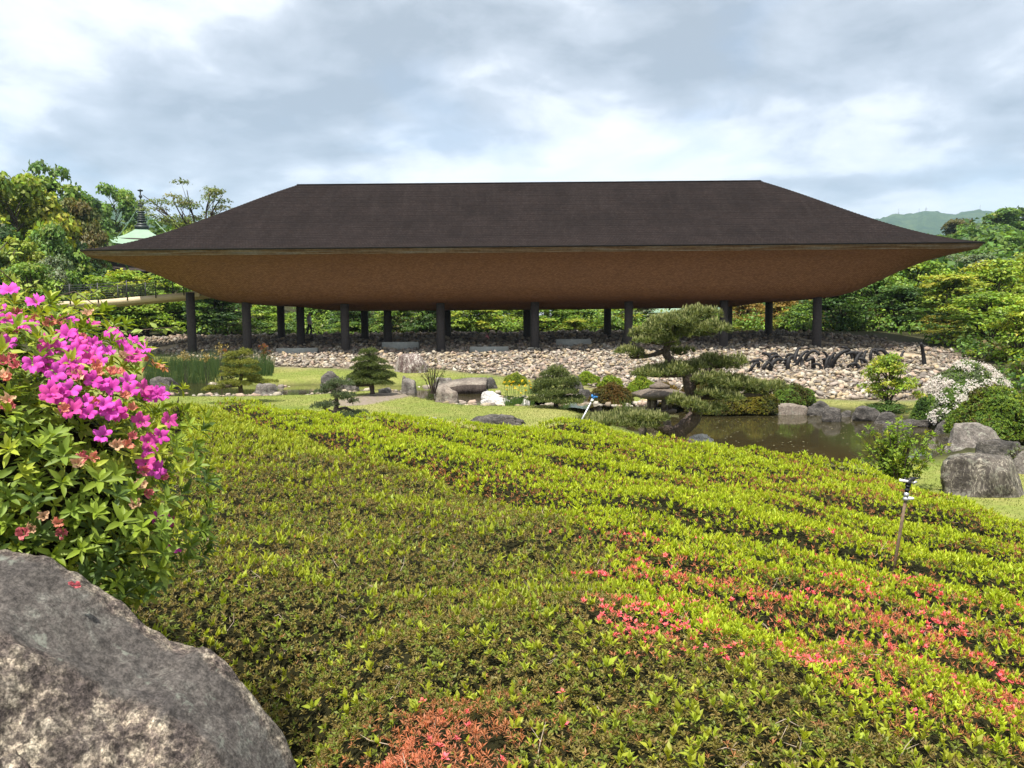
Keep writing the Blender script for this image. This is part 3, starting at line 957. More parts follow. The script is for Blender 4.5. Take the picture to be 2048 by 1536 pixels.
# photo x, base y, width, height (px), material, depth ratio, options, label
ROCKS = [
    (326, 776, 60, 29, R_DARK, 0.8, {}, 'low dark boulder at the stream edge before the reed bed'),
    (531, 788, 58, 27, R_GREY, 0.7, {}, 'light grey cracked boulder beside the layered clipped pine'),
    (667, 768, 56, 32, R_DARK, 0.8, {}, 'dark rounded boulder with white top patch above the stream'),
    (705, 772, 32, 22, R_GREY, 0.8, {}, 'small grey boulder tucked under the broad pine on the lawn'),
    (822, 746, 76, 47, R_STRIPE, 0.7, dict(sub=4, rough=0.10, cuts=5), 'large purple-brown boulder striped with white vertical veins'),
    (817, 783, 34, 36, R_GREY, 0.8, dict(cuts=9), 'upright pale lichened stone standing at the path end'),
    (772, 786, 36, 15, R_GREY, 0.7, {}, 'flat grey stone lying under the broad pine'),
    (888, 772, 46, 22, R_GREY, 0.8, dict(flat_top=0.6), 'squat flat-topped stone behind the near end of the slab bridge'),
    (891, 804, 56, 40, R_WARM, 0.8, dict(cuts=9), 'big lichened rock bracing the near end of the slab bridge'),
    (981, 778, 40, 28, R_DARK, 0.8, {}, 'dark brown boulder at the far end of the slab bridge'),
    (983, 793, 44, 16, R_PALE, 0.7, {}, 'pale grey stone below the dark boulder at the slab bridge'),
    (992, 806, 64, 18, R_PALE, 0.6, dict(cuts=9), 'white veined low rock at the stream bank'),
    (1052, 808, 18, 14, R_PALE, 0.8, {}, 'small white stone at the foot of the yellow irises'),
    (1153, 779, 32, 32, R_DARK, 0.8, {}, 'dark blue-grey stone leaning behind the bushy pine'),
    (1172, 797, 34, 24, R_DARK, 0.8, {}, 'dark grey stone between the bushy pine and rust shrub'),
    (1187, 812, 64, 14, R_WARM, 0.8, dict(flat_top=0.5), 'flat light-topped slab stone by the blue sprinkler'),
    (998, 850, 132, 34, R_DARK, 0.4, dict(sub=4), 'long low dark rock lying just beyond the azalea hedge'),
    (850, 848, 66, 20, R_PALE, 0.5, {}, 'flat white rock just beyond the azalea hedge'),
    (322, 818, 40, 14, R_PALE, 0.5, {}, 'thin white rock beside the pink azalea bush'),
    (1574, 827, 76, 27, R_WARM, 0.7, dict(flat_top=0.5, box=5, rough=0.05), 'flat-faced beige retaining rock at the far pond bank'),
    (1640, 829, 64, 34, R_DARK, 0.8, dict(sub=4), 'dark humped rock on the far pond bank left of the gap'),
    (1690, 832, 34, 16, R_DARK, 0.7, {}, 'small dark stone in the gap between two bank rocks'),
    (1732, 840, 74, 36, R_DARK, 0.8, dict(sub=4, flat_top=0.6), 'large dark blocky rock on the pond bank below the small maple'),
    (1664, 831, 44, 22, R_DARK, 0.7, {}, 'small dark rock wedged between the humped rock and the bank gap'),
    (1770, 846, 56, 28, R_DARK, 0.8, {}, 'dark rock on the pond bank under the small maple shrub'),
    (1898, 866, 66, 34, R_DARK, 0.7, {}, 'dark rock on the pond bank under the white blossoms'),
    (1845, 851, 116, 26, R_DARK, 0.45, dict(sub=4, flat_top=0.6), 'long dark rock like a fallen log along the pond bank'),
    (1800, 866, 70, 30, R_DARK, 0.8, {}, 'dark shaded rock behind the broad-leaved shrub'),
    (1938, 895, 104, 58, R_GREY, 0.8, dict(sub=4, rough=0.09, cuts=5), 'smooth pinkish grey rounded boulder at the pond corner'),
    (2010, 914, 120, 46, R_DARK, 0.5, dict(sub=4, flat_top=0.5), 'long dark flat ledge rock beneath the round olive bush'),
    (1957, 987, 172, 92, R_STREAK, 0.75, dict(sub=4, rough=0.08, cuts=4, box=3.2), 'big dark boulder streaked with pale lichen on the grass'),
    (2056, 950, 60, 62, R_GREY, 0.8, {}, 'grey boulder cut by the picture edge behind the streaked boulder'),
    (1398, 884, 62, 22, R_PALE, 0.8, dict(cuts=10), 'white mottled rock at the water edge beside the leaning pine trunk'),
    (1440, 902, 40, 14, R_PALE, 0.8, {}, 'flat pale stone at the near pond edge'),
]
for i, (x, y, w, h, mat, dr, opt, lab) in enumerate(ROCKS):
    if lab.startswith('white mottled'):
        X, Y = at(x, y, 17.2)[0], 17.2
    elif lab.startswith('flat pale stone at the near'):
        X, Y = at(x, y, 16.6)[0], 16.6
    elif y > 890 and x > 1900 and x < 2040 and 'boulder streaked' in lab:
        X, Y = flat_pt(x, y, -1.22)
    elif 'pond corner' in lab or 'ledge rock' in lab:
        X, Y = flat_pt(x, y, -1.28)
    elif 'pond bank' in lab or 'bank rocks' in lab or 'broad-leaved' in lab:
        X, Y = flat_pt(x, y, -1.36)
    else:
        X, Y = gp(x, y)
    s = Y / F_PX
    o = link('boulder', rock_mesh('boulder', i + 11, w * s, w * s * dr, max(h * .5, h - .09 * w) * s, mat, **{'sub': 3, **opt}), None,
             (X * (1 + w * s * dr * 0.4 / Y), Y + w * s * dr * 0.4, float(ground_z(np.array([X]), np.array([Y]), False)[0]) - 0.03 if y < 860 and x < 1500 else CAM_Z + ray(x, y)[2] * Y - 0.03))
    tag(o, lab, 'rock')


def big_rock():
    """the rock at the camera's feet: a weathered top face above a rugged front"""
    n = 175
    xs = np.linspace(-2.1, -0.42, n); ys = np.linspace(1.05, 2.55, 145)
    X, Y = np.meshgrid(xs, ys)
    rx = [-2.2, -1.36, -1.21, -1.135, -1.07, -0.99, -0.92, -0.835, -0.775, -0.71, -0.645, -0.61, -0.565, -0.46]
    rz = [1.13, 1.105, 1.075, 1.01, 0.95, 0.89, 0.835, 0.815, 0.775, 0.72, 0.635, 0.57, 0.46, 0.22]
    top = np.interp(X, rx, rz)
    crest = 2.0 + 0.03 * np.sin(X * 5)
    d = crest - Y
    fold = 0.34 + 0.10 * np.sin(X * 3.1 + 1.0)            # width of the smooth top face
    # gentle slope of the top face, steep rugged front, sheer back
    z = top - 0.36 * np.clip(d, 0, fold) - 0.62 * np.clip(d - fold, 0, None) - 2.6 * np.clip(-d - 0.03, 0, None)
    z += 0.035 * np.exp(-((d - fold) / 0.12) ** 2)        # a lip where the two faces meet
    N = np.empty(X.shape)
    for i in range(X.shape[0]):
        for j in range(X.shape[1]):
            x, y = X[i, j], Y[i, j]
            q = 0.35 + 0.65 * float(min(1, max(0, (d[i, j] - fold[i, j]) / 0.12 + 0.5)))
            vd_, vp_ = noise.voronoi(Vector((x * 3.1 + .25 * noise.noise(Vector((x * 6, y * 6, 1))), y * 2.6 + .2 * noise.noise(Vector((x * 6, y * 6, 9))), .5)))
            led = (math.sin(vp_[0][0] * 91.7 + vp_[0][1] * 37.3) * .022 - .030 * math.exp(-((vd_[1] - vd_[0]) / .035) ** 2)) * (q - .3)
            N[i, j] = led + 0.055 * noise.fractal(Vector((x * 3.2, y * 3.2, 1.3)), 0.9, 2.1, 3) * (0.4 + 0.6 * q) + (0.5 - abs(noise.fractal(Vector((x * 7 + 3, y * 8, 4.2)), 0.7, 2.2, 4))) * 0.05 * q + min(0.5, noise.voronoi(Vector((x * 8, y * 8, 2.0)))[0][0]) * 0.07 * q + noise.fractal(Vector((x * 30, y * 30, 7)), 0.6, 2.2, 3) * 0.008 * (0.25 + q)
    z = z + N
    z = np.maximum(z, -0.1)
    crust = sstep(d, -0.02, 0.05) * (1 - sstep(d, fold - 0.05, fold + 0.03))
    idx = np.arange(z.size).reshape(z.shape)
    F = np.stack([idx[:-1, :-1], idx[:-1, 1:], idx[1:, 1:], idx[1:, :-1]], -1).reshape(-1, 4)
    V = np.stack([X, Y, z], -1).reshape(-1, 3)
    # side skirts and underside close the solid
    border = np.concatenate([idx[0, :], idx[1:, -1], idx[-1, -2::-1], idx[-2:0:-1, 0]])
    B = V[border].copy(); B[:, 2] = -0.4
    nb = len(border)
    S = np.array([(border[(k + 1) % nb], border[k], len(V) + k, len(V) + (k + 1) % nb) for k in range(nb)])
    V = np.concatenate([V, B]); cc = np.zeros((len(V), 3)); cc[:crust.size, 0] = crust.ravel()
    o = link('foreground_rock', mesh_np('foreground_rock', V, [F, S], R_BIG, True, cc))
    tag(o, 'large rough grey-brown rock below the flowering pink azalea bush', 'rock')


big_rock()


def slab_bridge():
    X0, Y0 = gp(880, 785)
    t = thing('slab_bridge', 'weathered arched stone slab bridge over the stream', 'bridge', (X0, Y0, gz(X0, Y0)))
    a = at(862, 776, Y0 + 1.9); b = at(967, 776, Y0 - 0.3)
    o = np.array(t.location)
    # the slab runs from the lawn beyond, arched, toward the near bank; its side faces the viewer
    pts = []
    for k in range(13):
        u = k / 12
        p = np.array([np.interp(u, [0, 1], [at(870, 770, Y0)[0], at(972, 770, Y0)[0]]), Y0 + 0.5, 0])
        p[2] = CAM_Z + ray(920, float(np.interp(u, [0, 0.3, 0.6, 1], [778, 769, 765, 765])))[2] * Y0
        pts.append(p - o)
    def strip(name, mat, y0, y1, z0, z1, th):
        V, Q = [], []
        rng = random.Random(len(name))
        for p in pts:
            jt = rng.uniform(-0.015, 0.015)
            V += [p + (0, y0 + jt, z0 + jt * .5), p + (0, y1, z1), p + (0, y1 + jt, z1 - th), p + (0, y0 + jt * 2, z0 - th)]
        n = len(pts) - 1
        for k in range(n):
            for q in range(4):
                Q.append((4 * k + q, 4 * k + (q + 1) % 4, 4 * k + 4 + (q + 1) % 4, 4 * k + 4 + q))
        Q += [(3, 2, 1, 0), (4 * n, 4 * n + 1, 4 * n + 2, 4 * n + 3)]
        MB().add(V, Q).build(name, mat, t)
    strip('slab', R_SLAB, -0.45, 1.0, -0.10, 0.06, 0.36)
    strip('walking_surface', R_WARM, -0.41, 0.97, -0.093, 0.07, 0.03)
    MB().box((pts[0][0] + 0.3, 0.75, -0.30), (0.45, 0.9, 0.75)).build('abutment', R_DARK, t)
    MB().box((pts[-1][0] - 0.05, 0.75, -0.30), (0.3, 0.9, 0.75)).build('abutment', R_DARK, t)


R_SLAB = rock_mat('bridge_stone', (0.035, 0.026, 0.022), (0.070, 0.053, 0.045), (0.11, 0.09, 0.075), 0.03, 2.6, (3, 1, .6))
slab_bridge()


# ------------------------------------------------------------------ charred arches among the stones
def arches():
    rng = random.Random(11)
    spots = [(1508, 732), (1518, 728), (1530, 722), (1512, 738), (1536, 736), (1545, 716), (1552, 724), (1556, 735), (1568, 728), (1574, 726), (1580, 718), (1588, 733), (1592, 724), (1604, 720), (1612, 727), (1618, 734), (1626, 719), (1632, 736), (1640, 722), (1648, 731), (1660, 724), (1668, 734), (1676, 729), (1686, 718), (1690, 733), (1697, 725), (1706, 736), (1712, 722), (1720, 728), (1728, 733), (1735, 718), (1742, 725), (1752, 714), (1760, 720), (1818, 731), (1828, 728)]
    kinds = []
    for k in range(6):
        a0, a1 = [(0.0, 1.9), (0.0, 2.35), (0.0, 1.45), (0.2, 2.75), (0.0, 1.7), (0.0, 1.1)][k]
        R = [0.29, 0.34, 0.46, 0.25, 0.31, 0.62][k]
        pts = [(R * math.cos(a), 0.05 * math.sin(3 * a), R * 1.45 * math.sin(a) - 0.08) for a in np.linspace(a0 - 0.25, a1, 11)]
        rad = [0.100 - 0.045 * i / 10 for i in range(11)]
        kinds.append(MB().tube(pts, rad, 8).mesh('charred_arch', BLACK, True))
    for i, (x, y) in enumerate(spots):
        X, Y = gp(x, y + 8)
        k = 5 if x > 1800 else (2 if i in (13,) else rng.randrange(5))
        o = link('charred_arch', kinds[k], None, (X, Y, gz(X, Y) + 0.16), (rng.uniform(-0.25, 0.25), rng.uniform(-0.3, 0.3), rng.gauss(0, 0.45) + (math.pi if rng.random() < 0.3 else 0)), (1, 1, 1))
        s = rng.uniform(0.8, 1.15)
        o.scale = (s, s, s * rng.uniform(0.85, 1.2))
        if x > 1800:
            lab = 'lone black curved log standing apart beyond the small bright maple' if x < 1822 else 'lone black curved log standing last, nearest the white blossom bush'
            tag(o, lab, 'sculpture', 'pair of black logs standing apart')
        else:
            tag(o, 'black charred curved log half buried in the row across the stone field', 'sculpture', 'black curved logs in the stone field')


arches()


# ------------------------------------------------------------------ stone lantern
def lantern():
    Y = 18.3
    c = at(1319, 787, Y)
    zb = float(ground_z(np.array([c[0]]), np.array([Y]), False)[0]) - 0.12
    t = thing('stone_lantern', 'wide-roofed grey stone snow lantern under the big pine', 'lantern', (c[0], Y, zb))
    zr = c[2] - zb
    m = MB()
    R = 0.655
    hexv = lambda r, z, ph=math.pi / 6 + 0.25: [(r * math.cos(k * math.pi / 3 + ph), r * math.sin(k * math.pi / 3 + ph), z) for k in range(6)]
    rings = [hexv(0.30, zr - 0.13), hexv(R * 0.93, zr - 0.075), hexv(R, zr - 0.015), hexv(R * 0.985, zr + 0.01), hexv(R * 0.72, zr + 0.07), hexv(R * 0.42, zr + 0.115), hexv(0.2, zr + 0.135)]
    V = [p for r in rings for p in r]
    Q = [(6 * i + k, 6 * i + (k + 1) % 6, 6 * i + 6 + (k + 1) % 6, 6 * i + 6 + k) for i in range(len(rings) - 1) for k in range(6)]
    m.add(V, Q).build('lantern_roof', R_LANTERN, t)
    MB().lathe([(0.0, zr + 0.12), (0.215, zr + 0.12), (0.24, zr + 0.15), (0.235, zr + 0.185), (0.17, zr + 0.215), (0.09, zr + 0.245), (0.04, zr + 0.275), (0.0, zr + 0.30)], 20).build('finial', R_LANTERN, t, True)
    for k in range(6):
        a = k * math.pi / 3 + math.pi / 6 + 0.25
        MB().box((0.24 * math.cos(a), 0.24 * math.sin(a), zr - 0.24), (0.085, 0.085, 0.24), a).build('fire_box_post', R_LANTERN, t)
    MB().lathe([(0.0, zr - 0.45), (0.36, zr - 0.45), (0.40, zr - 0.41), (0.40, zr - 0.37), (0.0, zr - 0.35)], 6, ph=0.77).build('platform', R_LANTERN, t)
    for k in range(3):
        a = k * 2 * math.pi / 3 + 0.9
        MB().tube([(0.25 * math.cos(a), 0.25 * math.sin(a), zr - 0.45), (0.37 * math.cos(a), 0.37 * math.sin(a), (zr - 0.45) * 0.6), (0.36 * math.cos(a), 0.36 * math.sin(a), -0.1)], [0.09, 0.085, 0.10], 8).build('leg', R_LANTERN, t)


lantern()


# ------------------------------------------------------------------ sprinklers
def sprinklers():
    Y = hedge_hit(1790, 1122) - .05
    top = at(1811, 1000, Y); base = at(1790, 1125, Y)
    t = thing('sprinkler', 'impact sprinkler with white arm on a tall brown stake in the azaleas', 'sprinkler', base - (0, 0, 0.3))
    o = np.array(t.location); d = top - base
    up = d / np.linalg.norm(d)
    k = Y / 8.6
    X_ = np.array([1.0, 0, 0]); F_ = np.array([0, -1.0, 0])
    h = top - o
    MB().tube([base - up * 0.35 - o, h - up * .3, h], [.018 * k, .0175 * k, .017 * k], 10).build('stake', STAKE, t)
    MB().tube([h - up * .01 * k, h + up * .03 * k], .030 * k, 10).tube([h + up * .03 * k, h + up * .085 * k], .026 * k, 10).build('valve', ZINC, t)
    MB().tube([h + up * .02 * k + X_ * .02 * k, h + up * .015 * k + X_ * .085 * k], [.022 * k, .016 * k], 8).build('hose_fitting', WHITE_PLASTIC, t)
    MB().tube([h + up * .08 * k, h + up * .15 * k], .022 * k, 10).tube([h + up * .15 * k, h + up * .165 * k], .032 * k, 10).tube([h + up * .11 * k, h + up * .12 * k], .029 * k, 10).build('riser', BLACK_PLASTIC, t)
    hd = MB().tube([h + up * .165 * k, h + up * .225 * k], [.026 * k, .036 * k], 10)
    hd.tube([h + up * .21 * k - X_ * .03 * k, h + up * .245 * k + X_ * .06 * k], [.026 * k, .02 * k], 8)
    hd.tube([h + up * .235 * k + X_ * .03 * k, h + up * .25 * k + X_ * .12 * k], [.014 * k, .006 * k], 6)
    hd.tube([h + up * .19 * k - X_ * .05 * k, h + up * .255 * k - X_ * .045 * k], [.009 * k, .009 * k], 6)
    hd.build('nozzle', BLACK_PLASTIC, t)
    MB().tube([h + up * .225 * k - X_ * .105 * k, h + up * .215 * k - X_ * .02 * k + F_ * .02 * k], [.018 * k, .014 * k], 6).build('arm', WHITE_PLASTIC, t)
    MB().tube([h + up * .19 * k + X_ * .035 * k + F_ * .02 * k, h + up * .215 * k + X_ * .075 * k + F_ * .03 * k], .014 * k, 8).build('spring_cap', ZINC, t)
    Y = 14.5
    top = at(1183, 803, Y); base = at(1158, 850, Y)
    t = thing('sprinkler', 'small sprinkler with bright blue head on a leaning metal pipe', 'sprinkler', base - (0, 0, 0.3))
    o = np.array(t.location); up = (top - base) / np.linalg.norm(top - base); h = top - o
    MB().tube([base - up * 0.45 - o, h], 0.016, 8).build('pipe', ZINC, t)
    MB().tube([h, h + up * 0.05], 0.026, 8).build('collar', WHITE_PLASTIC, t)
    hd = MB().tube([h + up * 0.05, h + up * 0.12], [0.02, 0.03], 8).tube([h + up * 0.10 + (-0.05, 0, 0.02), h + up * 0.11 + (0.06, 0, -0.02)], [0.03, 0.022], 8)
    hd.build('head', BLUE_PLASTIC, t)
    MB().box(h + up * 0.15 + (0.01, -0.01, 0), (0.12, 0.03, 0.025), 0.3).build('arm', BLACK_PLASTIC, t)



# ------------------------------------------------------------------ pagoda, far hall, masts
def pagoda():
    Y = 95.0
    ap = at(284, 458, Y); ev = at(210, 488, Y)
    X0 = ap[0]
    g0 = gz(X0, Y)
    t = thing('pagoda', 'green-roofed pagoda with tall ringed finial rising behind the pavilion', 'pagoda', (X0, Y, g0))
    def roof(name, zt, ze, hw, top_hw, rz=0.35, lift=0.9):
        N, K = 10, 8
        V = []
        for i in range(N + 1):
            u = i / N
            r = hw + (top_hw - hw) * u
            z = ze + (zt - ze) * (0.25 * u + 0.75 * u * u)
            for s in range(4):
                for k in range(K):
                    w = -1 + 2 * k / K
                    x, y = [(w, -1), (1, w), (-w, 1), (-1, -w)][s]
                    V.append((x * r, y * r, z + lift * abs(w) ** 3 * (1 - u) ** 2))
        n = 4 * K
        Q = [(i * n + k, i * n + (k + 1) % n, (i + 1) * n + (k + 1) % n, (i + 1) * n + k) for i in range(N) for k in range(n)]
        b = len(V)
        V += [(x * 0.72, y * 0.72, ze - 0.25) for x, y, z in V[:n]]
        Q += [(b + k, b + (k + 1) % n, (k + 1) % n, k) for k in range(n)]
        o = MB().add(V, Q).build(name, COPPER, t)
        o.rotation_euler = (0, 0, rz)
        return o
    zt, ze = ap[2] - g0, ev[2] - g0
    roof('roof', zt, ze - 0.55, 4.9, 0.55)
    low = at(230, 548, Y)[2] - g0
    roof('roof', low + 2.3, low, 4.9, 2.7).data.materials[0] = DARK_TIMBER
    MB().box((0, 0, (low + ze) / 2 + 0.7), (5.2, 5.2, ze - low - 0.6), 0.35).build('upper_storey', DARK_TIMBER, t)
    MB().box((0, 0, low / 2), (6.0, 6.0, low), 0.35).build('lower_storey', DARK_TIMBER, t)
    H = at(281, 378, Y)[2] - g0 - zt
    sp = MB().box((0, 0, zt + 0.18), (1.5, 1.5, 0.36), 0.35).box((0, 0, zt + 0.5), (1.05, 1.05, 0.3), 0.35)
    sp.tube([(0, 0, zt), (0, 0, zt + H)], [0.14, 0.06], 8)
    for k in range(9):
        z = zt + H * (0.20 + 0.055 * k); r = 0.52 - 0.025 * k
        sp.lathe([(0.1, z - 0.04), (r, z - 0.09), (r, z + 0.06), (0.1, z + 0.04)], 12)
    sp.lathe([(0.02, zt + H * 0.76), (0.18, zt + H * 0.79), (0.22, zt + H * 0.82), (0.1, zt + H * 0.86), (0.02, zt + H * 0.87)], 10)
    sp.lathe([(0.02, zt + H * 0.93), (0.3, zt + H * 0.95), (0.34, zt + H * 0.97), (0.02, zt + H * 0.99)], 8)
    sp.build('finial', BRONZE, t)
    for sx in (-1, 1):
        p0 = np.array((0, 0, zt + H * 0.66)); p1 = np.array((sx * 4.1, -1.5 * sx, ze + 0.6))
        MB().tube([p0 + (p1 - p0) * u - np.array((0, 0, 1.2 * u * (1 - u))) for u in np.linspace(0, 1, 9)], 0.05, 5).build('chain', COPPER, t)


pagoda()


def hall():
    Y = 82.0
    a, b = at(1300, 612, Y), at(1440, 612, Y)
    zt = at(1360, 608, Y)[2]; ze = at(1360, 624, Y)[2]
    cx = (a[0] + b[0]) / 2; g0 = gz(cx, Y)
    t = thing('hall', 'pale green hipped roof of a low hall glimpsed beneath the hull', 'hall', (cx, Y, g0))
    w = (b[0] - a[0]) / 2
    ze -= g0; zt -= g0
    V = [(-w, -3.5, ze), (w, -3.5, ze), (w, 3.5, ze), (-w, 3.5, ze), (-w * 0.6, 0, zt + 0.9), (w * 0.6, 0, zt + 0.9), (-w, -3.5, ze - 0.2), (w, -3.5, ze - 0.2), (w, 3.5, ze - 0.2), (-w, 3.5, ze - 0.2)]
    MB().add(V, [(0, 1, 5, 4), (2, 3, 4, 5), (6, 7, 1, 0), (7, 8, 2, 1), (8, 9, 3, 2), (9, 6, 0, 3), (9, 8, 7, 6)], [(1, 2, 5), (3, 0, 4)]).build('roof', COPPER, t)
    MB().box((0, 0, (ze - 0.2) / 2), (2 * w - 1.6, 5.4, ze - 0.2)).build('wall', DARK_TIMBER, t)


hall()


def person():
    Y = 54.8
    p = at(620, 683, Y); g0 = gz(p[0], Y)
    pts = {'pel': (0, 0, .86), 'sp': (0, 0.01, 1.08), 'ch': (0, 0.02, 1.30), 'nk': (0, 0, 1.46), 'hd': (0, -.02, 1.56), 'tp': (0, -.01, 1.66),
           'lh': (.09, 0, .83), 'lk': (.10, -.08, .47), 'la': (.10, .04, .08), 'lt': (.11, -.13, .03), 'rh': (-.09, 0, .83), 'rk': (-.09, .10, .46), 'ra': (-.09, .26, .10), 'rt': (-.10, .12, .03),
           'ls': (.17, .02, 1.38), 'le': (.23, .05, 1.12), 'lw': (.22, -.10, .90), 'lf': (.21, -.15, .82), 'rs': (-.17, .02, 1.38), 're': (-.22, .0, 1.11), 'rw': (-.20, -.16, .93), 'rf': (-.19, -.21, .86)}
    rad = dict(pel=.14, sp=.125, ch=.15, nk=.06, hd=.095, tp=.075, lh=.095, lk=.065, la=.045, lt=.04, rh=.095, rk=.065, ra=.045, rt=.04, ls=.06, le=.048, lw=.035, lf=.035, rs=.06, re=.048, rw=.035, rf=.035)
    ed = [('pel', 'sp'), ('sp', 'ch'), ('ch', 'nk'), ('nk', 'hd'), ('hd', 'tp'), ('pel', 'lh'), ('lh', 'lk'), ('lk', 'la'), ('la', 'lt'), ('pel', 'rh'), ('rh', 'rk'), ('rk', 'ra'), ('ra', 'rt'), ('ch', 'ls'), ('ls', 'le'), ('le', 'lw'), ('lw', 'lf'), ('ch', 'rs'), ('rs', 're'), ('re', 'rw'), ('rw', 'rf')]
    names = list(pts)
    me = bpy.data.meshes.new('person')
    me.from_pydata([pts[k] for k in names], [(names.index(a), names.index(b)) for a, b in ed], [])
    o = bpy.data.objects.new('person', me)
    COL.objects.link(o)
    sk = o.modifiers.new('skin', 'SKIN')
    me.skin_vertices[0].data[0].use_root = True
    for i, k in enumerate(names):
        me.skin_vertices[0].data[i].radius = (rad[k], rad[k])
    sub = o.modifiers.new('sub', 'SUBSURF'); sub.levels = 2; sub.render_levels = 2
    dg = bpy.context.evaluated_depsgraph_get()
    m2 = bpy.data.meshes.new_from_object(o.evaluated_get(dg))
    o.modifiers.clear()
    o.data = m2
    m2.materials.clear()
    for m in (simple('skin', (0.45, 0.28, 0.2), 0.6, 0.05), simple('grey_shirt', (0.33, 0.33, 0.34), 0.9, 0.1), simple('dark_trousers', (0.03, 0.03, 0.04), 0.9, 0.1), simple('black_hair', (0.01, 0.009, 0.009), 0.6, 0.1)):
        m2.materials.append(m)
    for f in m2.polygons:
        c = f.center
        f.use_smooth = True
        arm = abs(c.x) > 0.165 and c.z < 1.36
        f.material_index = 3 if c.z > 1.60 or (c.z > 1.5 and c.y > 0.02) else 0 if c.z > 1.45 or (arm and c.z < 1.12) else 1 if c.z > 0.9 or arm else 2
    o.location = (p[0], Y, g0 + 0.02); o.rotation_euler = (0, 0, 1.2)
    tag(o, 'person in grey top and dark trousers walking in shade beneath the pavilion', 'person')
    Y = 50.5
    p = at(974, 686, Y); g0 = gz(p[0], Y)
    t = thing('bag', 'small pink bag left on the shaded stones under the pavilion', 'bag', (p[0], Y, g0 + 0.06))
    pink = simple('pink_fabric', (0.72, 0.26, 0.27), 0.8, 0.1, 9)
    V = [(-.15, -.07, 0), (.15, -.07, 0), (.15, .07, 0), (-.15, .07, 0), (-.13, -.05, .2), (.13, -.05, .2), (.13, .05, .2), (-.13, .05, .2), (-.05, -.02, .29), (.05, -.02, .29), (.05, .02, .29), (-.05, .02, .29)]
    MB().add(V, [(3, 2, 1, 0)] + [(i, (i + 1) % 4, (i + 1) % 4 + 4, i + 4) for i in range(4)] + [(i + 4, (i + 1) % 4 + 4, (i + 1) % 4 + 8, i + 8) for i in range(4)] + [(8, 9, 10, 11)]).build('body', pink, t)
    MB().tube([(-.05, 0, .28), (-.03, 0, .36), (.03, 0, .36), (.05, 0, .28)], 0.012, 6).build('handle', pink, t)


person()


# ------------------------------------------------------------------ leaves
def unit(a):
    return a / (np.linalg.norm(a, axis=-1, keepdims=True) + 1e-9)


def leaves(P, D, N, L, W, lod=0, fold=0.12, curl=0.0):
    """leaf blades from base points P along D, facing N; L length, W width. Returns V, F, verts per leaf"""
    D = unit(D); S = unit(np.cross(D, N)); N = np.cross(S, D)
    L = np.broadcast_to(np.asarray(L, float), (len(P),))[:, None]; W = np.broadcast_to(np.asarray(W, float), (len(P),))[:, None]
    if lod == 0:                                   # five points, creased, drooping tip
        V = np.stack([P, P + D * L * .5 - S * W * .5 + N * L * fold, P + D * L * .52 + N * L * .01, P + D * L * .5 + S * W * .5 + N * L * fold, P + D * L - N * L * curl], 1)
        f = np.array([(0, 2, 1), (1, 2, 4), (0, 3, 2), (2, 3, 4)]); n = 5
    elif lod == 1:                                 # four points
        V = np.stack([P, P + D * L * .5 - S * W * .5 + N * L * fold, P + D * L - N * L * curl, P + D * L * .5 + S * W * .5 + N * L * fold], 1)
        f = np.array([(0, 3, 2, 1)]); n = 4
    else:                                          # needle: three points
        V = np.stack([P - S * W * .5, P + S * W * .5, P + D * L], 1)
        f = np.array([(0, 1, 2)]); n = 3
    F = (f[None] + n * np.arange(len(P))[:, None, None]).reshape(-1, f.shape[1])
    return V.reshape(-1, 3), F, n


def axes(n):
    """two directions square to each n"""
    ref = np.where(np.abs(n[:, 2:3]) < 0.9, np.array([[0, 0, 1.0]]), np.array([[1.0, 0, 0]]))
    a = unit(np.cross(n, ref)); b = np.cross(n, a)
    return a, b


def shoots(rng, P, A, K, L, tilt, W=0.38, lod=0, spread=0.35):
    """K leaves fanned round each shoot axis A at P. Returns P,D,N,L,W arrays for leaves()"""
    n = len(P)
    a, b = axes(A)
    az = (np.arange(K)[None, :] * 2.39996 + rng.uniform(0, 6.28, (n, 1))) + rng.normal(0, .3, (n, K))
    lev = np.linspace(0, 1, K)[None, :]
    tl = np.radians(np.clip(tilt[0] + (tilt[1] - tilt[0]) * (1 - lev) + rng.normal(0, 9, (n, K)), 3, 110))
    rad = np.cos(az)[..., None] * a[:, None] + np.sin(az)[..., None] * b[:, None]
    D = rad * np.sin(tl)[..., None] + A[:, None] * np.cos(tl)[..., None]
    Nn = A[:, None] * np.sin(tl)[..., None] - rad * np.cos(tl)[..., None]
    LL = np.broadcast_to(np.asarray(L, float).reshape(-1, 1), (n, 1)) * rng.uniform(.7, 1.15, (n, K)) * (0.75 + 0.25 * (1 - lev))
    base = P[:, None] + A[:, None] * (lev[..., None] * LL[..., None] * spread)
    return base.reshape(-1, 3), D.reshape(-1, 3), Nn.reshape(-1, 3), LL.ravel(), (LL * W).ravel()


def join(parts):
    """[(V,F,C)] -> V, [F...], C, each F keeping its own size"""
    off, Vs, Cs, by = 0, [], [], {}
    for V, F, C in parts:
        if not len(V):
            continue
        Vs.append(V); Cs.append(C); by.setdefault(F.shape[1], []).append(F + off); off += len(V)
    return np.concatenate(Vs), [np.concatenate(f) for f in by.values()], np.concatenate(Cs)


# ------------------------------------------------------------------ the azalea hedges on the slope
ROWS = [5.35, 6.75, 8.1, 9.5, 10.9, 12.3, 13.7]


def hedge_s(X, Y):
    return X * .75 + Y * .66 + (vnoise(X, Y, .45, 7) - .5) * .9 + (vnoise(X, Y, 1.3, 8) - .5) * .35


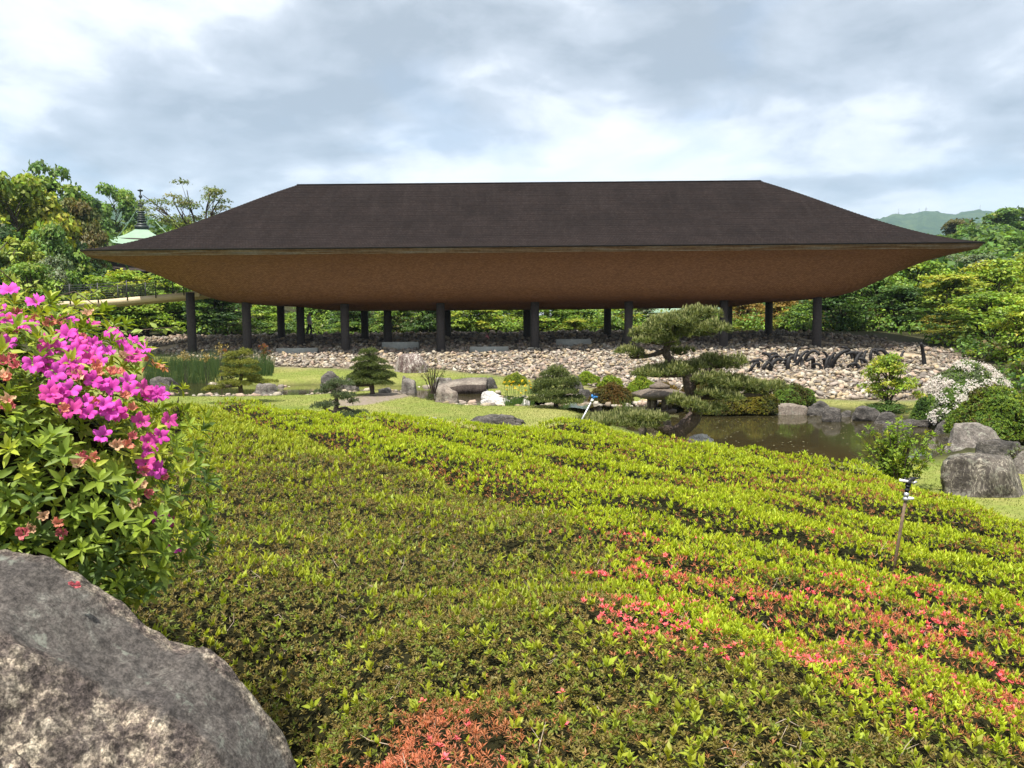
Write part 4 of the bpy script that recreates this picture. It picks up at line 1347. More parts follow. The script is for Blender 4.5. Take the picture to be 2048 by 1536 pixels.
def hedge_z(X, Y):
    X = np.asarray(X, float); Y = np.asarray(Y, float)
    drop = sum(np.interp(Y + o, [-3, 1.5, 2.2, 4, 6.5, 10, 14, 18], [1.1, 1.2, 1.27, 1.47, 1.69, 1.85, 1.96, 2.02]) for o in (-.6, -.3, 0, .3, .6)) / 5
    z = CAM_Z - drop - np.clip(.105 * (X - 1), 0, .75) + np.clip(.085 * (-X - .5), 0, .45) - .30 * sstep(X, 5.2, 6.0)
    z = z + (vnoise(X * .8 + Y * .6, Y * .8 - X * .6, 1.0, 2) - .5) * .15 + (vnoise(X * .5 - Y * .86, Y * .5 + X * .86, 2.9, 4) - .5) * .065 + (vnoise(X, Y, 7.5, 5) - .5) * .04
    s = hedge_s(X, Y)
    for k, r in enumerate(ROWS):
        d = np.abs(s - r) + np.clip(vnoise(X, Y, .9, 20 + k) - .55, 0, 1) * .55     # the gaps come and go
        z = z - np.clip(.15 - .006 * k, .09, 1) * np.exp(-(d / .21) ** 2)
        if k:
            t = np.clip((s - ROWS[k - 1]) / (r - ROWS[k - 1]), 0, 1)
            z = z + .07 * (4 * t * (1 - t)) * (t > 0) * (t < 1)
    for r in (4.62, 3.95, 3.3):                               # shorter rows of the near corner
        d = np.abs(s - r) + np.clip(vnoise(X, Y, 1.1, 27) - .55, 0, 1) * .4
        z = z - .10 * np.exp(-(d / .15) ** 2) * sstep(X, .35, .9)
    # hollows beside the big rock and below the pink bush
    for (cx, cy, r, a) in ((-.62, 2.5, .22, .34), (-1.0, 3.0, .40, .55), (-1.25, 3.7, .4, .35), (-.2, 2.9, .14, .12), (1.25, 3.55, .2, .2), (2.2, 3.3, .25, .25)):
        z = z - a * np.exp(-(((X - cx) ** 2 + (Y - cy) ** 2) / r ** 2))
    # far and side edges round down
    e = np.maximum(Y - np.interp(X, [-20, 2.0, 3.4, 4.4, 5.3, 5.9, 6.3], [14.6, 14.4, 13.5, 12.7, 12.0, 11.2, 9.0]) - .15 * np.sin(X * 2.3), 0) + np.maximum(X - 6.0, 0)
    z = z - np.clip(e * 1.1, 0, .9)
    return z, e


def hedges():
    rng = np.random.default_rng(21)
    # ---- skin beneath the leaves: inner shade painted as a near-black colour
    m, T = new_mat('hedge_inner_shade')
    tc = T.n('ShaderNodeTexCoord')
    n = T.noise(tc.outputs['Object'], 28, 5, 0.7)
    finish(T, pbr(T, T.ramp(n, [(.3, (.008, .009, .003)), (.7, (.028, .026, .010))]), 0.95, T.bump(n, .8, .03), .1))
    # ---- shoots
    zones = [(1.25, 3.2, 2450, 1.03), (3.2, 5.2, 1750, 1.15), (5.2, 8.5, 1000, 1.42), (8.5, 15.2, 560, 1.82)]
    XY, SC_ = [], []
    for y0, y1, dens, sc in zones:
        hw = .70 * y1 + .7
        k = int((y1 - y0) * 2 * hw * dens)
        x = rng.uniform(-hw, hw, k); y = rng.uniform(y0, y1, k)
        keep = (np.abs(x) < .70 * y + .7)
        XY.append(np.stack([x[keep], y[keep]], -1)); SC_.append(np.full(keep.sum(), sc))
    XY = np.concatenate(XY); SC_ = np.concatenate(SC_)
    X, Y = XY.T
    z, e = hedge_z(X, Y)
    keep = (e < .75) & ~((X < -.55) & (Y < 2.15)) & ~((X < -.48) & (Y < 1.7)) & (z > ground_z(X, Y, False) - .05)
    X, Y, z, SC_ = X[keep], Y[keep], z[keep], SC_[keep]
    h = .05
    gx = (hedge_z(X + h, Y)[0] - z) / h; gy = (hedge_z(X, Y + h)[0] - z) / h
    N = unit(np.stack([-gx, -gy, np.ones_like(gx)], -1))
    s = hedge_s(X, Y)
    band = np.searchsorted(ROWS, s)
    wob = (vnoise(X, Y, 1.6, 44) - .5) * .7 + (vnoise(X, Y, 5, 45) - .5) * .25
    corner = (band == 0) & (X + wob * .8 > np.interp(Y, [1.5, 2.4, 2.9, 3.4, 5, 7, 9], [2.2, 1.35, .95, .62, .5, .35, .3]))
    band = np.where(corner, 8, band)
    gapd = np.min(np.abs(s[:, None] - np.array(ROWS + [4.62, 3.95, 3.3])[None]), 1) + 9 * (band == 0) * (np.abs(s - ROWS[0]) > .3)
    clump = vnoise(X, Y, 2.6, 31); clump2 = vnoise(X, Y, 9, 32); dry = vnoise(X, Y, 1.4, 33)
    r = rng.random(len(X))
    n = len(X)
    # kind: 0 bright new growth, 1 olive old leaf, 2 mid green, 3 rust spent blossom, 4 pink blossom
    olive = band == 0
    ob = .24 - .13 * sstep(-X, -.1, .5) * (1 - sstep(Y, 5, 8)) + .42 * sstep(clump * .7 + clump2 * .3, .48, .72) + .5 * sstep(Y, 8.5, 11.5) + .10 * sstep(X, -.5, 1.0) + .12 * sstep(-X, 2.0, 3.5)
    p_b = np.where(olive, ob, np.where(band == 8, .60 + .4 * (clump - .5), .74 + .2 * (clump - .5)))
    p_o = np.where(olive, .70 - .5 * sstep(Y, 8.5, 12), .06)
    p_rust = np.where(olive, .012, .06 + .40 * sstep(dry, .48, .72) * (.5 + .5 * sstep(X, 0, 3)) + np.where(band == 8, .14, .42) * np.exp(-(gapd / .26) ** 2))
    # patches of blossom past its best
    foot = np.exp(-(((X + .47) / .38) ** 2 + ((Y - 2.36 - .12 * (X + .43)) / .25) ** 2))
    pinkz = sstep(X, .2, .5) * (1 - sstep(X, 2.6, 3.3)) * sstep(Y, 2.4, 2.9) * (1 - sstep(Y, 5.2, 6.6)) * sstep(vnoise(X, Y, 2.9, 41) * .75 + vnoise(X, Y, 8, 46) * .25, .36, .66)
    p_rust = np.clip(p_rust + .92 * np.clip(foot * 2.6, 0, 1) + .15 * pinkz, 0, .9)
    p_pink = .04 * foot + .20 * pinkz * sstep(vnoise(X, Y, 6.0, 42), .50, .8) + .02 * pinkz
    kind = np.full(n, 2)
    c0 = p_pink; c1 = c0 + p_rust; c2 = c1 + (1 - c1) * p_o; c3 = c2 + (1 - c2) * p_b * 1.02
    kind[r < c3] = 0; kind[r < c2] = 1; kind[r < c1] = 3; kind[r < c0] = 4
    # clusters: near-by spent heads appear together
    names = ['azalea_hedge'] * 9
    labels = ['broad olive-green clipped azalea mound with sparse bright tips before the camera',
              'long yellow-green azalea row just behind the olive mound, holding the tall sprinkler',
              'third azalea row counting from the olive mound, yellow-green streaked with rust',
              'fourth azalea row from the olive mound, yellow-green with rust-brown gaps',
              'fifth azalea row from the olive mound, yellow-green with rust-brown gaps',
              'sixth azalea row from the olive mound, narrow and bright',
              'seventh azalea row from the olive mound, near the broad-leaved shrub',
              'last azalea row, dipping toward the pond and streaked boulder',
              'near azalea rows of lime-green shoots and rust with coral-pink blossoms, right of the olive mound']
    G = 0.085
    for b in range(9):
        msk = band == b
        if msk.sum() < 50:
            continue
        parts = []
        for k in range(5):
            q = np.flatnonzero(msk & (kind == k))
            if not len(q):
                continue
            A = unit(N[q] * .75 + np.array([0, 0, .55]) + rng.normal(0, .22, (len(q), 3)))
            P = np.stack([X[q], Y[q], z[q]], -1) + rng.normal(0, .004, (len(q), 3))
            near = Y[q] < 3.5
            for isn in (True, False):
                w = near == isn
                if not w.any():
                    continue
                p, a, sc = P[w], A[w], SC_[q][w]
                yq = Y[q][w]
                K = 6 if isn else 5
                jit = rng.uniform(.82, 1.2, (len(p), 1))
                if k == 0:
                    p = p + a * rng.uniform(.0, .028, (len(p), 1))
                    bp, D, Nn, L, Wd = shoots(rng, p, a, K, (.030 if b == 0 else .025) * sc * np.clip(rng.lognormal(0, .28, len(p)), .6, 1.9), (8, 50), .42)
                    c = np.where(b == 0, np.array([[.300, .345, .030]]), np.array([[.355, .425, .024]])) * jit
                    c = c * np.array([1, 1, 1]) + rng.uniform(-.03, .03, (len(p), 1)) * np.array([1, .2, 0])
                elif k == 1:
                    p = p - a * rng.uniform(.0, .045, (len(p), 1))
                    bp, D, Nn, L, Wd = shoots(rng, p, a, K + 1, .0205 * sc * rng.uniform(.8, 1.2, len(p)), (15, 82), .36)
                    t = rng.random((len(p), 1))
                    c = (np.array([[.215, .150, .056]]) * t + np.array([[.215, .200, .045]]) * (1 - t)) * jit
                elif k == 2:
                    p = p - a * rng.uniform(.0, .05, (len(p), 1))
                    bp, D, Nn, L, Wd = shoots(rng, p, a, K, .025 * sc, (25, 85), .42)
                    c = np.array([[.150, .190, .026]]) * jit
                elif k == 3:
                    bp, D, Nn, L, Wd = shoots(rng, p, a, 7 if isn else 5, .022 * sc * rng.uniform(.8, 1.3, len(p)), (10, 75), .20)
                    t = rng.random((len(p), 1)); ft = np.clip(np.exp(-(((p[:, :1] + .47) / .4) ** 2 + ((p[:, 1:2] - 2.3) / .35) ** 2)) + .9 * (pinkz[q][w][:, None]), 0, 1)
                    c = ((np.array([[.40, .175, .065]]) * t + np.array([[.27, .125, .05]]) * (1 - t)) * (1 - ft) + (np.array([[.60, .165, .085]]) * t + np.array([[.56, .22, .13]]) * (1 - t)) * ft) * jit
                else:
                    p = p + a * .012
                    bp, D, Nn, L, Wd = shoots(rng, p, a, 6, .020 * sc, (25, 78), .6)
                    t = rng.random((len(p), 1))
                    c = (np.array([[.78, .10, .16]]) * t + np.array([[.80, .20, .19]]) * (1 - t)) * jit
                kk = len(bp) // len(p)
                C = np.repeat(c, kk, 0) * rng.uniform(.86, 1.14, (len(bp), 1))
                V, F, nv = leaves(bp, D, Nn, L, Wd * (1 if isn else 1.45), (0 if k == 0 else 1) if isn else 2, .10, .05)
                parts.append((V, F, np.repeat(C, nv, 0)))
        V, F, C = join(parts)
        cx, cy = X[msk].mean(), Y[msk].mean()
        t = thing(names[b], labels[b], 'hedge', (cx, cy, gz(cx, cy)), 0, 'clipped azalea hedges')
        o = np.array(t.location)
        me = mesh_np('foliage', V - o, F, LEAF, False, np.clip(C, .004, .9))
        tag(link('foliage', me, t), kind='stuff')
        # interior skin of this row
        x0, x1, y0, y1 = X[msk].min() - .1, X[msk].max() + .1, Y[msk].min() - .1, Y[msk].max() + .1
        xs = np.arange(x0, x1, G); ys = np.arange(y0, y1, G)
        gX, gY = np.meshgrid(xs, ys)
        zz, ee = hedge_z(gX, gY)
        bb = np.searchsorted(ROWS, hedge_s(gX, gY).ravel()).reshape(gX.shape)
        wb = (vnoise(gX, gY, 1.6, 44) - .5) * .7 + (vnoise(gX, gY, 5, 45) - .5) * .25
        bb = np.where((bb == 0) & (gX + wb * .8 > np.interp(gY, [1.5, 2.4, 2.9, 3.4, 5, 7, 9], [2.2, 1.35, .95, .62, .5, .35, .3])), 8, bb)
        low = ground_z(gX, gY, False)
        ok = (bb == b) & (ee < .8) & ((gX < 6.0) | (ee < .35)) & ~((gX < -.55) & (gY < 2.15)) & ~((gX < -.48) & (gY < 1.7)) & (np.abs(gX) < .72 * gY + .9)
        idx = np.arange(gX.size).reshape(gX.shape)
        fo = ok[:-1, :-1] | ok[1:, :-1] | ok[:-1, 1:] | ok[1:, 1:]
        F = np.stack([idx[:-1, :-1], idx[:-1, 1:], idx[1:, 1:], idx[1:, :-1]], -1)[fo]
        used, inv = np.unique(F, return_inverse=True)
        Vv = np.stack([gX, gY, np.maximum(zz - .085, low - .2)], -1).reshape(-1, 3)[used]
        link('twigs', mesh_np('twigs', Vv - o, inv.reshape(-1, 4), MATS['hedge_inner_shade'], True), t)  # dark sheet with shade put into its colour, so the gaps read dark


hedges()


def dry_twigs():
    """bare bleached twigs that stick out of the clipped surface"""
    rng = np.random.default_rng(99)
    m = MB()
    for _ in range(170):
        Y = rng.uniform(1.9, 8); X = rng.uniform(-.6, .62) * Y
        if X < -.5 and Y < 2.3: continue
        z, e = hedge_z(np.array([X]), np.array([Y]))
        if e[0] > .1: continue
        p = np.array([X, Y, float(z[0]) - .02]); d = unit(rng.normal(0, 1, 3) * np.array([1, 1, .35]) + np.array([0, 0, .5]))
        l = rng.uniform(.05, .14)
        q = p + d * l + rng.normal(0, .012, 3)
        m.tube([p, (p + q) / 2 + rng.normal(0, .008, 3), q], [.0022, .0016, .0008], 4, False)
        r = (p + q) / 2
        m.tube([r, r + unit(d + rng.normal(0, .6, 3)) * l * .5], [.0013, .0006], 4, False)
    tag(m.build('dry_twigs', simple('dry_twig', (.36, .29, .22), .9, .2)), 'bleached dry twigs poking out of the azalea hedges', kind='stuff')


dry_twigs()


def hedge_hit(x, y):
    """distance ahead at which the photo ray (x, y) meets the hedge tops"""
    d = ray(x, y)
    Ys = np.arange(1.5, 15, .02)
    k = np.argmax(CAM_Z + d[2] * Ys < hedge_z(d[0] * Ys, Ys)[0] + .02)
    return float(Ys[k])


sprinklers()


# ------------------------------------------------------------------ pink azalea bush
def flower_mesh(seed, wilt):
    rng = np.random.default_rng(seed)
    V, F, C = [], [], []
    hue = [np.array((.66, .070, .46)), np.array((.72, .10, .55)), np.array((.68, .085, .38))][seed % 3] if not wilt else [np.array((.72, .30, .20)), np.array((.66, .20, .22)), np.array((.70, .46, .28))][seed % 3]
    for k in range(5):
        a0 = k * 2 * math.pi / 5 + rng.normal(0, .1)
        for ui, u in enumerate(np.linspace(0, 1, 4)):
            for wi, w in enumerate((-1, -.5, 0, .5, 1)):
                width = [.22, .58, .76, .56][ui]
                ang = a0 + w * width / (.35 + u) * .82
                r = .10 + (.90 - .10 * abs(w) ** 1.5) * u * (1 + rng.normal(0, .05))
                z = .75 * u ** .7 - .36 * u * u + .10 * math.sin(w * 2.2 + k) * u + rng.normal(0, .085) * u * u + (.13 * u * u * (1 if wi % 2 else -1) if ui > 1 else 0) + .10 * (1 - abs(w)) * u
                if wilt:
                    r *= .62 + rng.normal(0, .1) * u; z = .75 * u + rng.normal(0, .16) * u; ang += rng.normal(0, .22)
                V.append((r * math.cos(ang), r * math.sin(ang), z))
                c = hue * (0.75 + .35 * u) * rng.uniform(.9, 1.1)
                C.append(c)
        b = k * 20
        for ui in range(3):
            for wi in range(4):
                i = b + ui * 5 + wi
                F.append((i, i + 5, i + 6, i + 1))
    return mesh_np('flower', np.array(V), np.array(F), PETAL, True, np.array(C))


def rosette_mesh(seed, col, K=9):
    rng = np.random.default_rng(seed)
    bp, D, N, L, W = shoots(rng, np.zeros((1, 3)), np.array([[0, 0, 1.0]]), K, np.array([1.0]), (22, 88), .34, spread=.3)
    # two-segment drooping leaf with a crease
    S = unit(np.cross(D, N)); L = L[:, None]; W = W[:, None]
    droop = rng.uniform(.05, .22, (K, 1))
    V = np.stack([bp, bp + D * L * .33 - S * W * .46 + N * L * .07, bp + D * L * .36, bp + D * L * .33 + S * W * .46 + N * L * .07,
                  bp + D * L * .70 - S * W * .38 + N * L * (.06 - droop * .4), bp + D * L * .72 - N * L * droop * .5, bp + D * L * .70 + S * W * .38 + N * L * (.06 - droop * .4), bp + D * L - N * L * droop], 1)
    q = np.array([(1, 2, 5, 4), (2, 3, 6, 5)]); t = np.array([(0, 2, 1), (0, 3, 2), (4, 5, 7), (5, 6, 7)])
    Q = (q[None] + 8 * np.arange(K)[:, None, None]).reshape(-1, 4); T = (t[None] + 8 * np.arange(K)[:, None, None]).reshape(-1, 3)
    c = np.array(col)[None] * rng.uniform(.75, 1.25, (K, 1))
    return mesh_np('leaf_cluster', V.reshape(-1, 3), [Q, T], LEAF, True, np.repeat(c, 8, 0))


def to_axis(a, spin):
    return Vector(a).to_track_quat('Z', 'Y').to_matrix().to_4x4() @ Matrix.Rotation(spin, 4, 'Z')


def pink_bush():
    rng = np.random.default_rng(77)
    c = np.array([-2.24, 2.85, .81]); R = np.array([1.0, .72, .90])
    t = thing('azalea_bush', 'tall pink-flowering azalea bush with wilting salmon blossoms above the foreground rock', 'bush', (c[0], c[1], 0.1))
    o = np.array(t.location)
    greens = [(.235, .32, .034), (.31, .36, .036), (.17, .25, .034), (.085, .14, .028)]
    ros = [[rosette_mesh(300 + 10 * g + k, col, 8 + k % 3) for k in range(3)] for g, col in enumerate(greens)]
    fl = [flower_mesh(i, False) for i in range(6)]; wl = [flower_mesh(i + 30, True) for i in range(6)]
    def surf(d):
        d = d / np.linalg.norm(d); d = d * (np.abs(d) ** 3.2).sum() ** (-1 / 3.2)
        bump = 1 + .10 * math.sin(d[0] * 7 + 1) * math.sin(d[2] * 6) + .05 * math.sin(d[1] * 13 + d[2] * 9)
        return c + d * R * bump, unit(d / R)
    def seen(p):
        x = p[0] / p[1] * F_PX + 1024
        return -160 < x < 400 and p[2] > (.80 if x > 150 else .6)
    spots = []
    tries = 0
    while len(spots) < 290 and tries < 20000:
        tries += 1
        d = rng.normal(size=3); d[1] = -abs(d[1]) * 1.1 + .25; d[0] += .35
        p, n = surf(d)
        if not seen(p) or any(np.sum((p - s[0]) ** 2) < .066 ** 2 for s in spots):
            continue
        spots.append((p, n))
    for p, n in spots:
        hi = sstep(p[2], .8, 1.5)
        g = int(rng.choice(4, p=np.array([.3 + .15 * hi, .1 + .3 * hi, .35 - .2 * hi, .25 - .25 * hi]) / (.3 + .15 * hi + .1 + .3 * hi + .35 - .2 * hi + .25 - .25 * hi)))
        a = unit(n * .8 + np.array((0, 0, .55)) + rng.normal(0, .25, 3))
        s = rng.uniform(.052, .078)
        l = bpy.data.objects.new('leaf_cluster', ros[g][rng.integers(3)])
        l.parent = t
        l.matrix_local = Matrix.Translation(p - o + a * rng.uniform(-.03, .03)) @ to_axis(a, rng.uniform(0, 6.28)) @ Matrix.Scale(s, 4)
        COL.objects.link(l)
    # blossoms where the photograph has them: photo x, y, wilted
    F_ = [(40, 655, 0), (70, 650, 1), (25, 600, 0), (95, 660, 1), (75, 620, 0), (18, 700, 0), (64, 655, 1), (12, 655, 0), (110, 655, 0), (120, 645, 1), (125, 665, 1), (170, 645, 1), (180, 665, 0), (145, 690, 0), (160, 700, 0), (135, 685, 0), (150, 712, 0), (180, 700, 0), (190, 718, 0), (195, 735, 0), (225, 690, 0), (240, 700, 0), (250, 715, 0), (265, 700, 0), (275, 715, 0), (240, 730, 1), (255, 730, 0), (270, 730, 0), (215, 678, 0), (100, 745, 0), (112, 755, 0), (95, 735, 0), (130, 742, 0), (148, 755, 0), (155, 745, 0), (110, 790, 0), (125, 800, 0), (105, 803, 0), (138, 785, 0), (190, 760, 1), (215, 765, 1), (185, 770, 0), (190, 805, 1), (165, 815, 0), (150, 830, 0), (130, 830, 1), (180, 840, 0), (225, 828, 0), (240, 832, 0), (205, 822, 0), (275, 785, 0), (290, 795, 0), (302, 800, 0), (312, 805, 0), (20, 735, 1), (8, 690, 1), (30, 730, 1), (10, 770, 1), (25, 780, 1), (12, 815, 1), (28, 825, 1), (35, 745, 1), (260, 835, 1), (330, 850, 0), (292, 895, 0), (300, 905, 0), (310, 880, 0), (285, 900, 0), (235, 905, 1), (255, 880, 1), (245, 900, 1), (295, 935, 0), (305, 945, 0), (285, 950, 1), (312, 960, 1), (272, 985, 1), (285, 990, 1), (265, 1010, 1), (315, 1035, 0), (322, 1045, 0), (180, 920, 1), (150, 935, 1), (165, 925, 1), (60, 1050, 1), (120, 1050, 1), (130, 1060, 1), (55, 1070, 1), (85, 1035, 1), (140, 660, 0), (200, 745, 1), (240, 760, 1), (205, 880, 0), (355, 700, 0)]
    for _ in range(46):
        u = rng.random()
        F_.append((float(np.interp(u, [0, .5, 1], [10, 190, 325])) + rng.normal(0, 22), float(np.interp(u, [0, .5, 1], [625, 700, 850])) + abs(rng.normal(0, 55)), int(rng.random() < .25)))
    for _ in range(60):
        F_.append((rng.uniform(-620, -20), 560 + abs(rng.normal(0, 130)), int(rng.random() < .3)))
    kept = []
    for x, y, w in F_:
        if x > 345 or any((x - a) ** 2 + (y - b) ** 2 < 11 ** 2 for a, b in kept):
            continue
        kept.append((x, y))
        # meet the bush surface along the photo ray
        d = ray(x + rng.normal(0, 2), y + rng.normal(0, 2))
        best = None
        for Yq in np.arange(1.9, 3.4, .02):
            p = np.array([d[0] * Yq, Yq, CAM_Z + d[2] * Yq])
            q = (p - c) / R
            if (np.abs(q) ** 3.2).sum() < 1.10:
                best = p; break
        if best is None:
            Yq = 2.75
            best = np.array([d[0] * Yq, Yq, CAM_Z + d[2] * Yq])
        n = unit((best - c) / R ** 2)
        a = unit(n + np.array((.1, -.75, .35)) + rng.normal(0, .22, 3))
        s = rng.uniform(.027, .036) * (.95 if w else 1.0)
        l = bpy.data.objects.new('flower', (wl if w else fl)[rng.integers(6)])
        l.parent = t
        l.matrix_local = Matrix.Translation(best - o + a * .03) @ to_axis(a, rng.uniform(0, 6.28)) @ Matrix.Scale(s, 4)
        if w: l['label'] = 'wilted salmon blossom'
        COL.objects.link(l)
    # inner leaves that fill the bush, and its stems
    k = 5600
    d = rng.normal(size=(k, 3)); d = unit(d); d[:, 1] = -np.abs(d[:, 1]) * .9 + .2 * rng.random(k); d = unit(d)
    rr = rng.uniform(.76, 1.0, (k, 1))
    d = d * ((np.abs(d) ** 3.2).sum(1) ** (-1 / 3.2))[:, None]
    P = c + d * R * rr
    A = unit(d / R * .7 + np.array([0, 0, .5]) + rng.normal(0, .35, (k, 3)))
    ok = P[:, 2] > np.where(P[:, 0] / P[:, 1] * F_PX + 1024 > 150, .76, .5)
    P, A = P[ok], A[ok]
    bp, D, N, L, W = shoots(rng, P, A, 7, .055 * rng.uniform(.7, 1.2, len(P)), (25, 88), .34)
    V, F, nv = leaves(bp, D, N, L, W, 0, .07, .12)
    pal = np.array(greens)[rng.choice(4, len(P), p=[.35, .2, .3, .15])]
    C = np.repeat(np.repeat(pal, 7, 0) * rng.uniform(.75, 1.2, (len(bp), 1)), nv, 0)
    tag(link('foliage', mesh_np('foliage', V - o, F, LEAF, False, C), t), kind='stuff')
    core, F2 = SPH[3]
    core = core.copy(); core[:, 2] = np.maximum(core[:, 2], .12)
    link('dark_core', mesh_np('dark_core', core * ((np.abs(core) ** 3.2).sum(1) ** (-1 / 3.2))[:, None] * R * .80 + c - o, F2, MATS['hedge_inner_shade'], True), t)  # solid core filling the bush, inner shade put into its dark colour
    for q in range(7):
        a = rng.uniform(0, 6.28)
        e = c + np.array([math.cos(a) * .6, math.sin(a) * .4, .1])
        MB().tube([c + (math.cos(a) * .15, math.sin(a) * .1, -.9) - o, (c + e) / 2 + (0, 0, -.35) - o, e - o], [.02, .015, .008], 6).build('stem', BARK, t)
    for x, y, Y, lab in ((151, 1171, 1.93, 'pale pink fallen petal on the edge of the foreground rock'), (346, 1098, 2.6, 'single magenta blossom lying on dark olive hedge beside the rock')):
        p = at(x, y, Y)
        f = link('fallen_petal', fl[0] if x > 200 else wl[1], None, p, (1.1, .4, .3), (.028, .014, .024))
        tag(f, lab, 'petal')


pink_bush()


def vine(name, label, paths, seed, leafc, L=.034, Y=2.3, r=.0018):
    rng = np.random.default_rng(seed)
    p0 = at(*paths[0][0], Y)
    t = thing(name, label, 'vine', p0)
    o = np.array(t.location)
    for path in paths:
        pts = [at(x, y, Y + .1 * math.sin(i)) - o for i, (x, y) in enumerate(path)]
        MB().tube(pts, r, 5).build('stem', BARK if leafc[0] > .2 else STAKE, t)
        n = max(4, int(len(path) * 3.2))
        u = np.sort(rng.uniform(0.1, 1, n)) * (len(pts) - 1)
        i = np.minimum(u.astype(int), len(pts) - 2); f = (u - i)[:, None]
        A = np.array(pts)
        P = A[i] * (1 - f) + A[i + 1] * f
        D = unit(rng.normal(0, 1, (n, 3)) * np.array([1, .5, .5]) + np.array([.2, -.1, -.3]))
        N = unit(np.array([0, -.6, .7]) + rng.normal(0, .4, (n, 3)))
        for j in range(n):
            V, F, nv = leaves(P[j:j + 1], D[j:j + 1], N[j:j + 1], L * rng.uniform(.6, 1.2), L * rng.uniform(.4, .55), 0, .05, .1)
            c = np.array(leafc) * rng.uniform(.75, 1.25)
            link('leaf', mesh_np('leaf', V, F, LEAF, False, np.tile(c, (nv, 1))), t)


vine('trailing_vine', 'pale wild vine tips rising above the pink azalea bush', [[(0, 540), (40, 575), (85, 600), (150, 583), (190, 610)], [(0, 585), (30, 560), (60, 575), (80, 560)], [(0, 500), (14, 484), (30, 500), (26, 510)]], 3, (.26, .33, .05), Y=2.75)
vine('trailing_vine', 'thin vine sprig hanging past the blossoms before the footbridge', [[(120, 640), (170, 620), (215, 640), (245, 665), (280, 660), (345, 655)], [(245, 665), (262, 690), (285, 680)], [(150, 600), (180, 590), (195, 580)]], 4, (.24, .32, .06), Y=2.75)
vine('maple_seedling', 'seedling sprig with orange-red young leaves beside the azalea bush', [[(285, 745), (300, 720), (292, 712), (305, 716)], [(300, 720), (315, 735), (325, 730), (340, 742)]], 5, (.46, .20, .09), .03, Y=3.0)


# ------------------------------------------------------------------ trees
def tube_tree(limbs):
    m = MB()
    for pts, r0, r1, n in limbs:
        m.tube(pts, list(np.linspace(r0, r1, len(pts))), n, cap=False)
    return m


def crown_leaves(rng, blobs, per, size, pal, up=.45, flat=1.0, aspect=.62, jitter=.25):
    """leaf-clump blades on a set of blobs (cx,cy,cz,rx,ry,rz); palette varies by blob"""
    parts = []
    for (cx, cy, cz, rx, ry, rz) in blobs:
        n = int(per * (rx * ry + rx * rz + ry * rz) / 3)
        d = unit(rng.normal(size=(n, 3)))
        d[:, 2] = np.where(d[:, 2] < -.35, -d[:, 2] * .5, d[:, 2])
        rr = 1 - np.abs(rng.normal(0, jitter, (n, 1)))
        P = np.array([cx, cy, cz]) + d * rr * np.array([rx, ry, rz])
        N = unit(d * np.array([1, 1, flat]) * .6 + np.array([0, 0, up]) + rng.normal(0, .38, (n, 3)))
        a, b = axes(N)
        t = rng.uniform(0, 6.28, (n, 1))
        D = a * np.cos(t) + b * np.sin(t)
        L = size * rng.uniform(.6, 1.35, n)
        V, F, nv = leaves(P, D, N, L, L * aspect, 1, .12, .15)
        base = np.array(pal[rng.integers(len(pal))]) * rng.uniform(.85, 1.15)
        C = base[None] * rng.uniform(.68, 1.32, (n, 1))
        C = C * (1 + rng.normal(0, .08, (n, 3)))
        parts.append((V, F, np.repeat(np.clip(C, .004, .8), nv, 0)))
    return join(parts)


TREES = {}


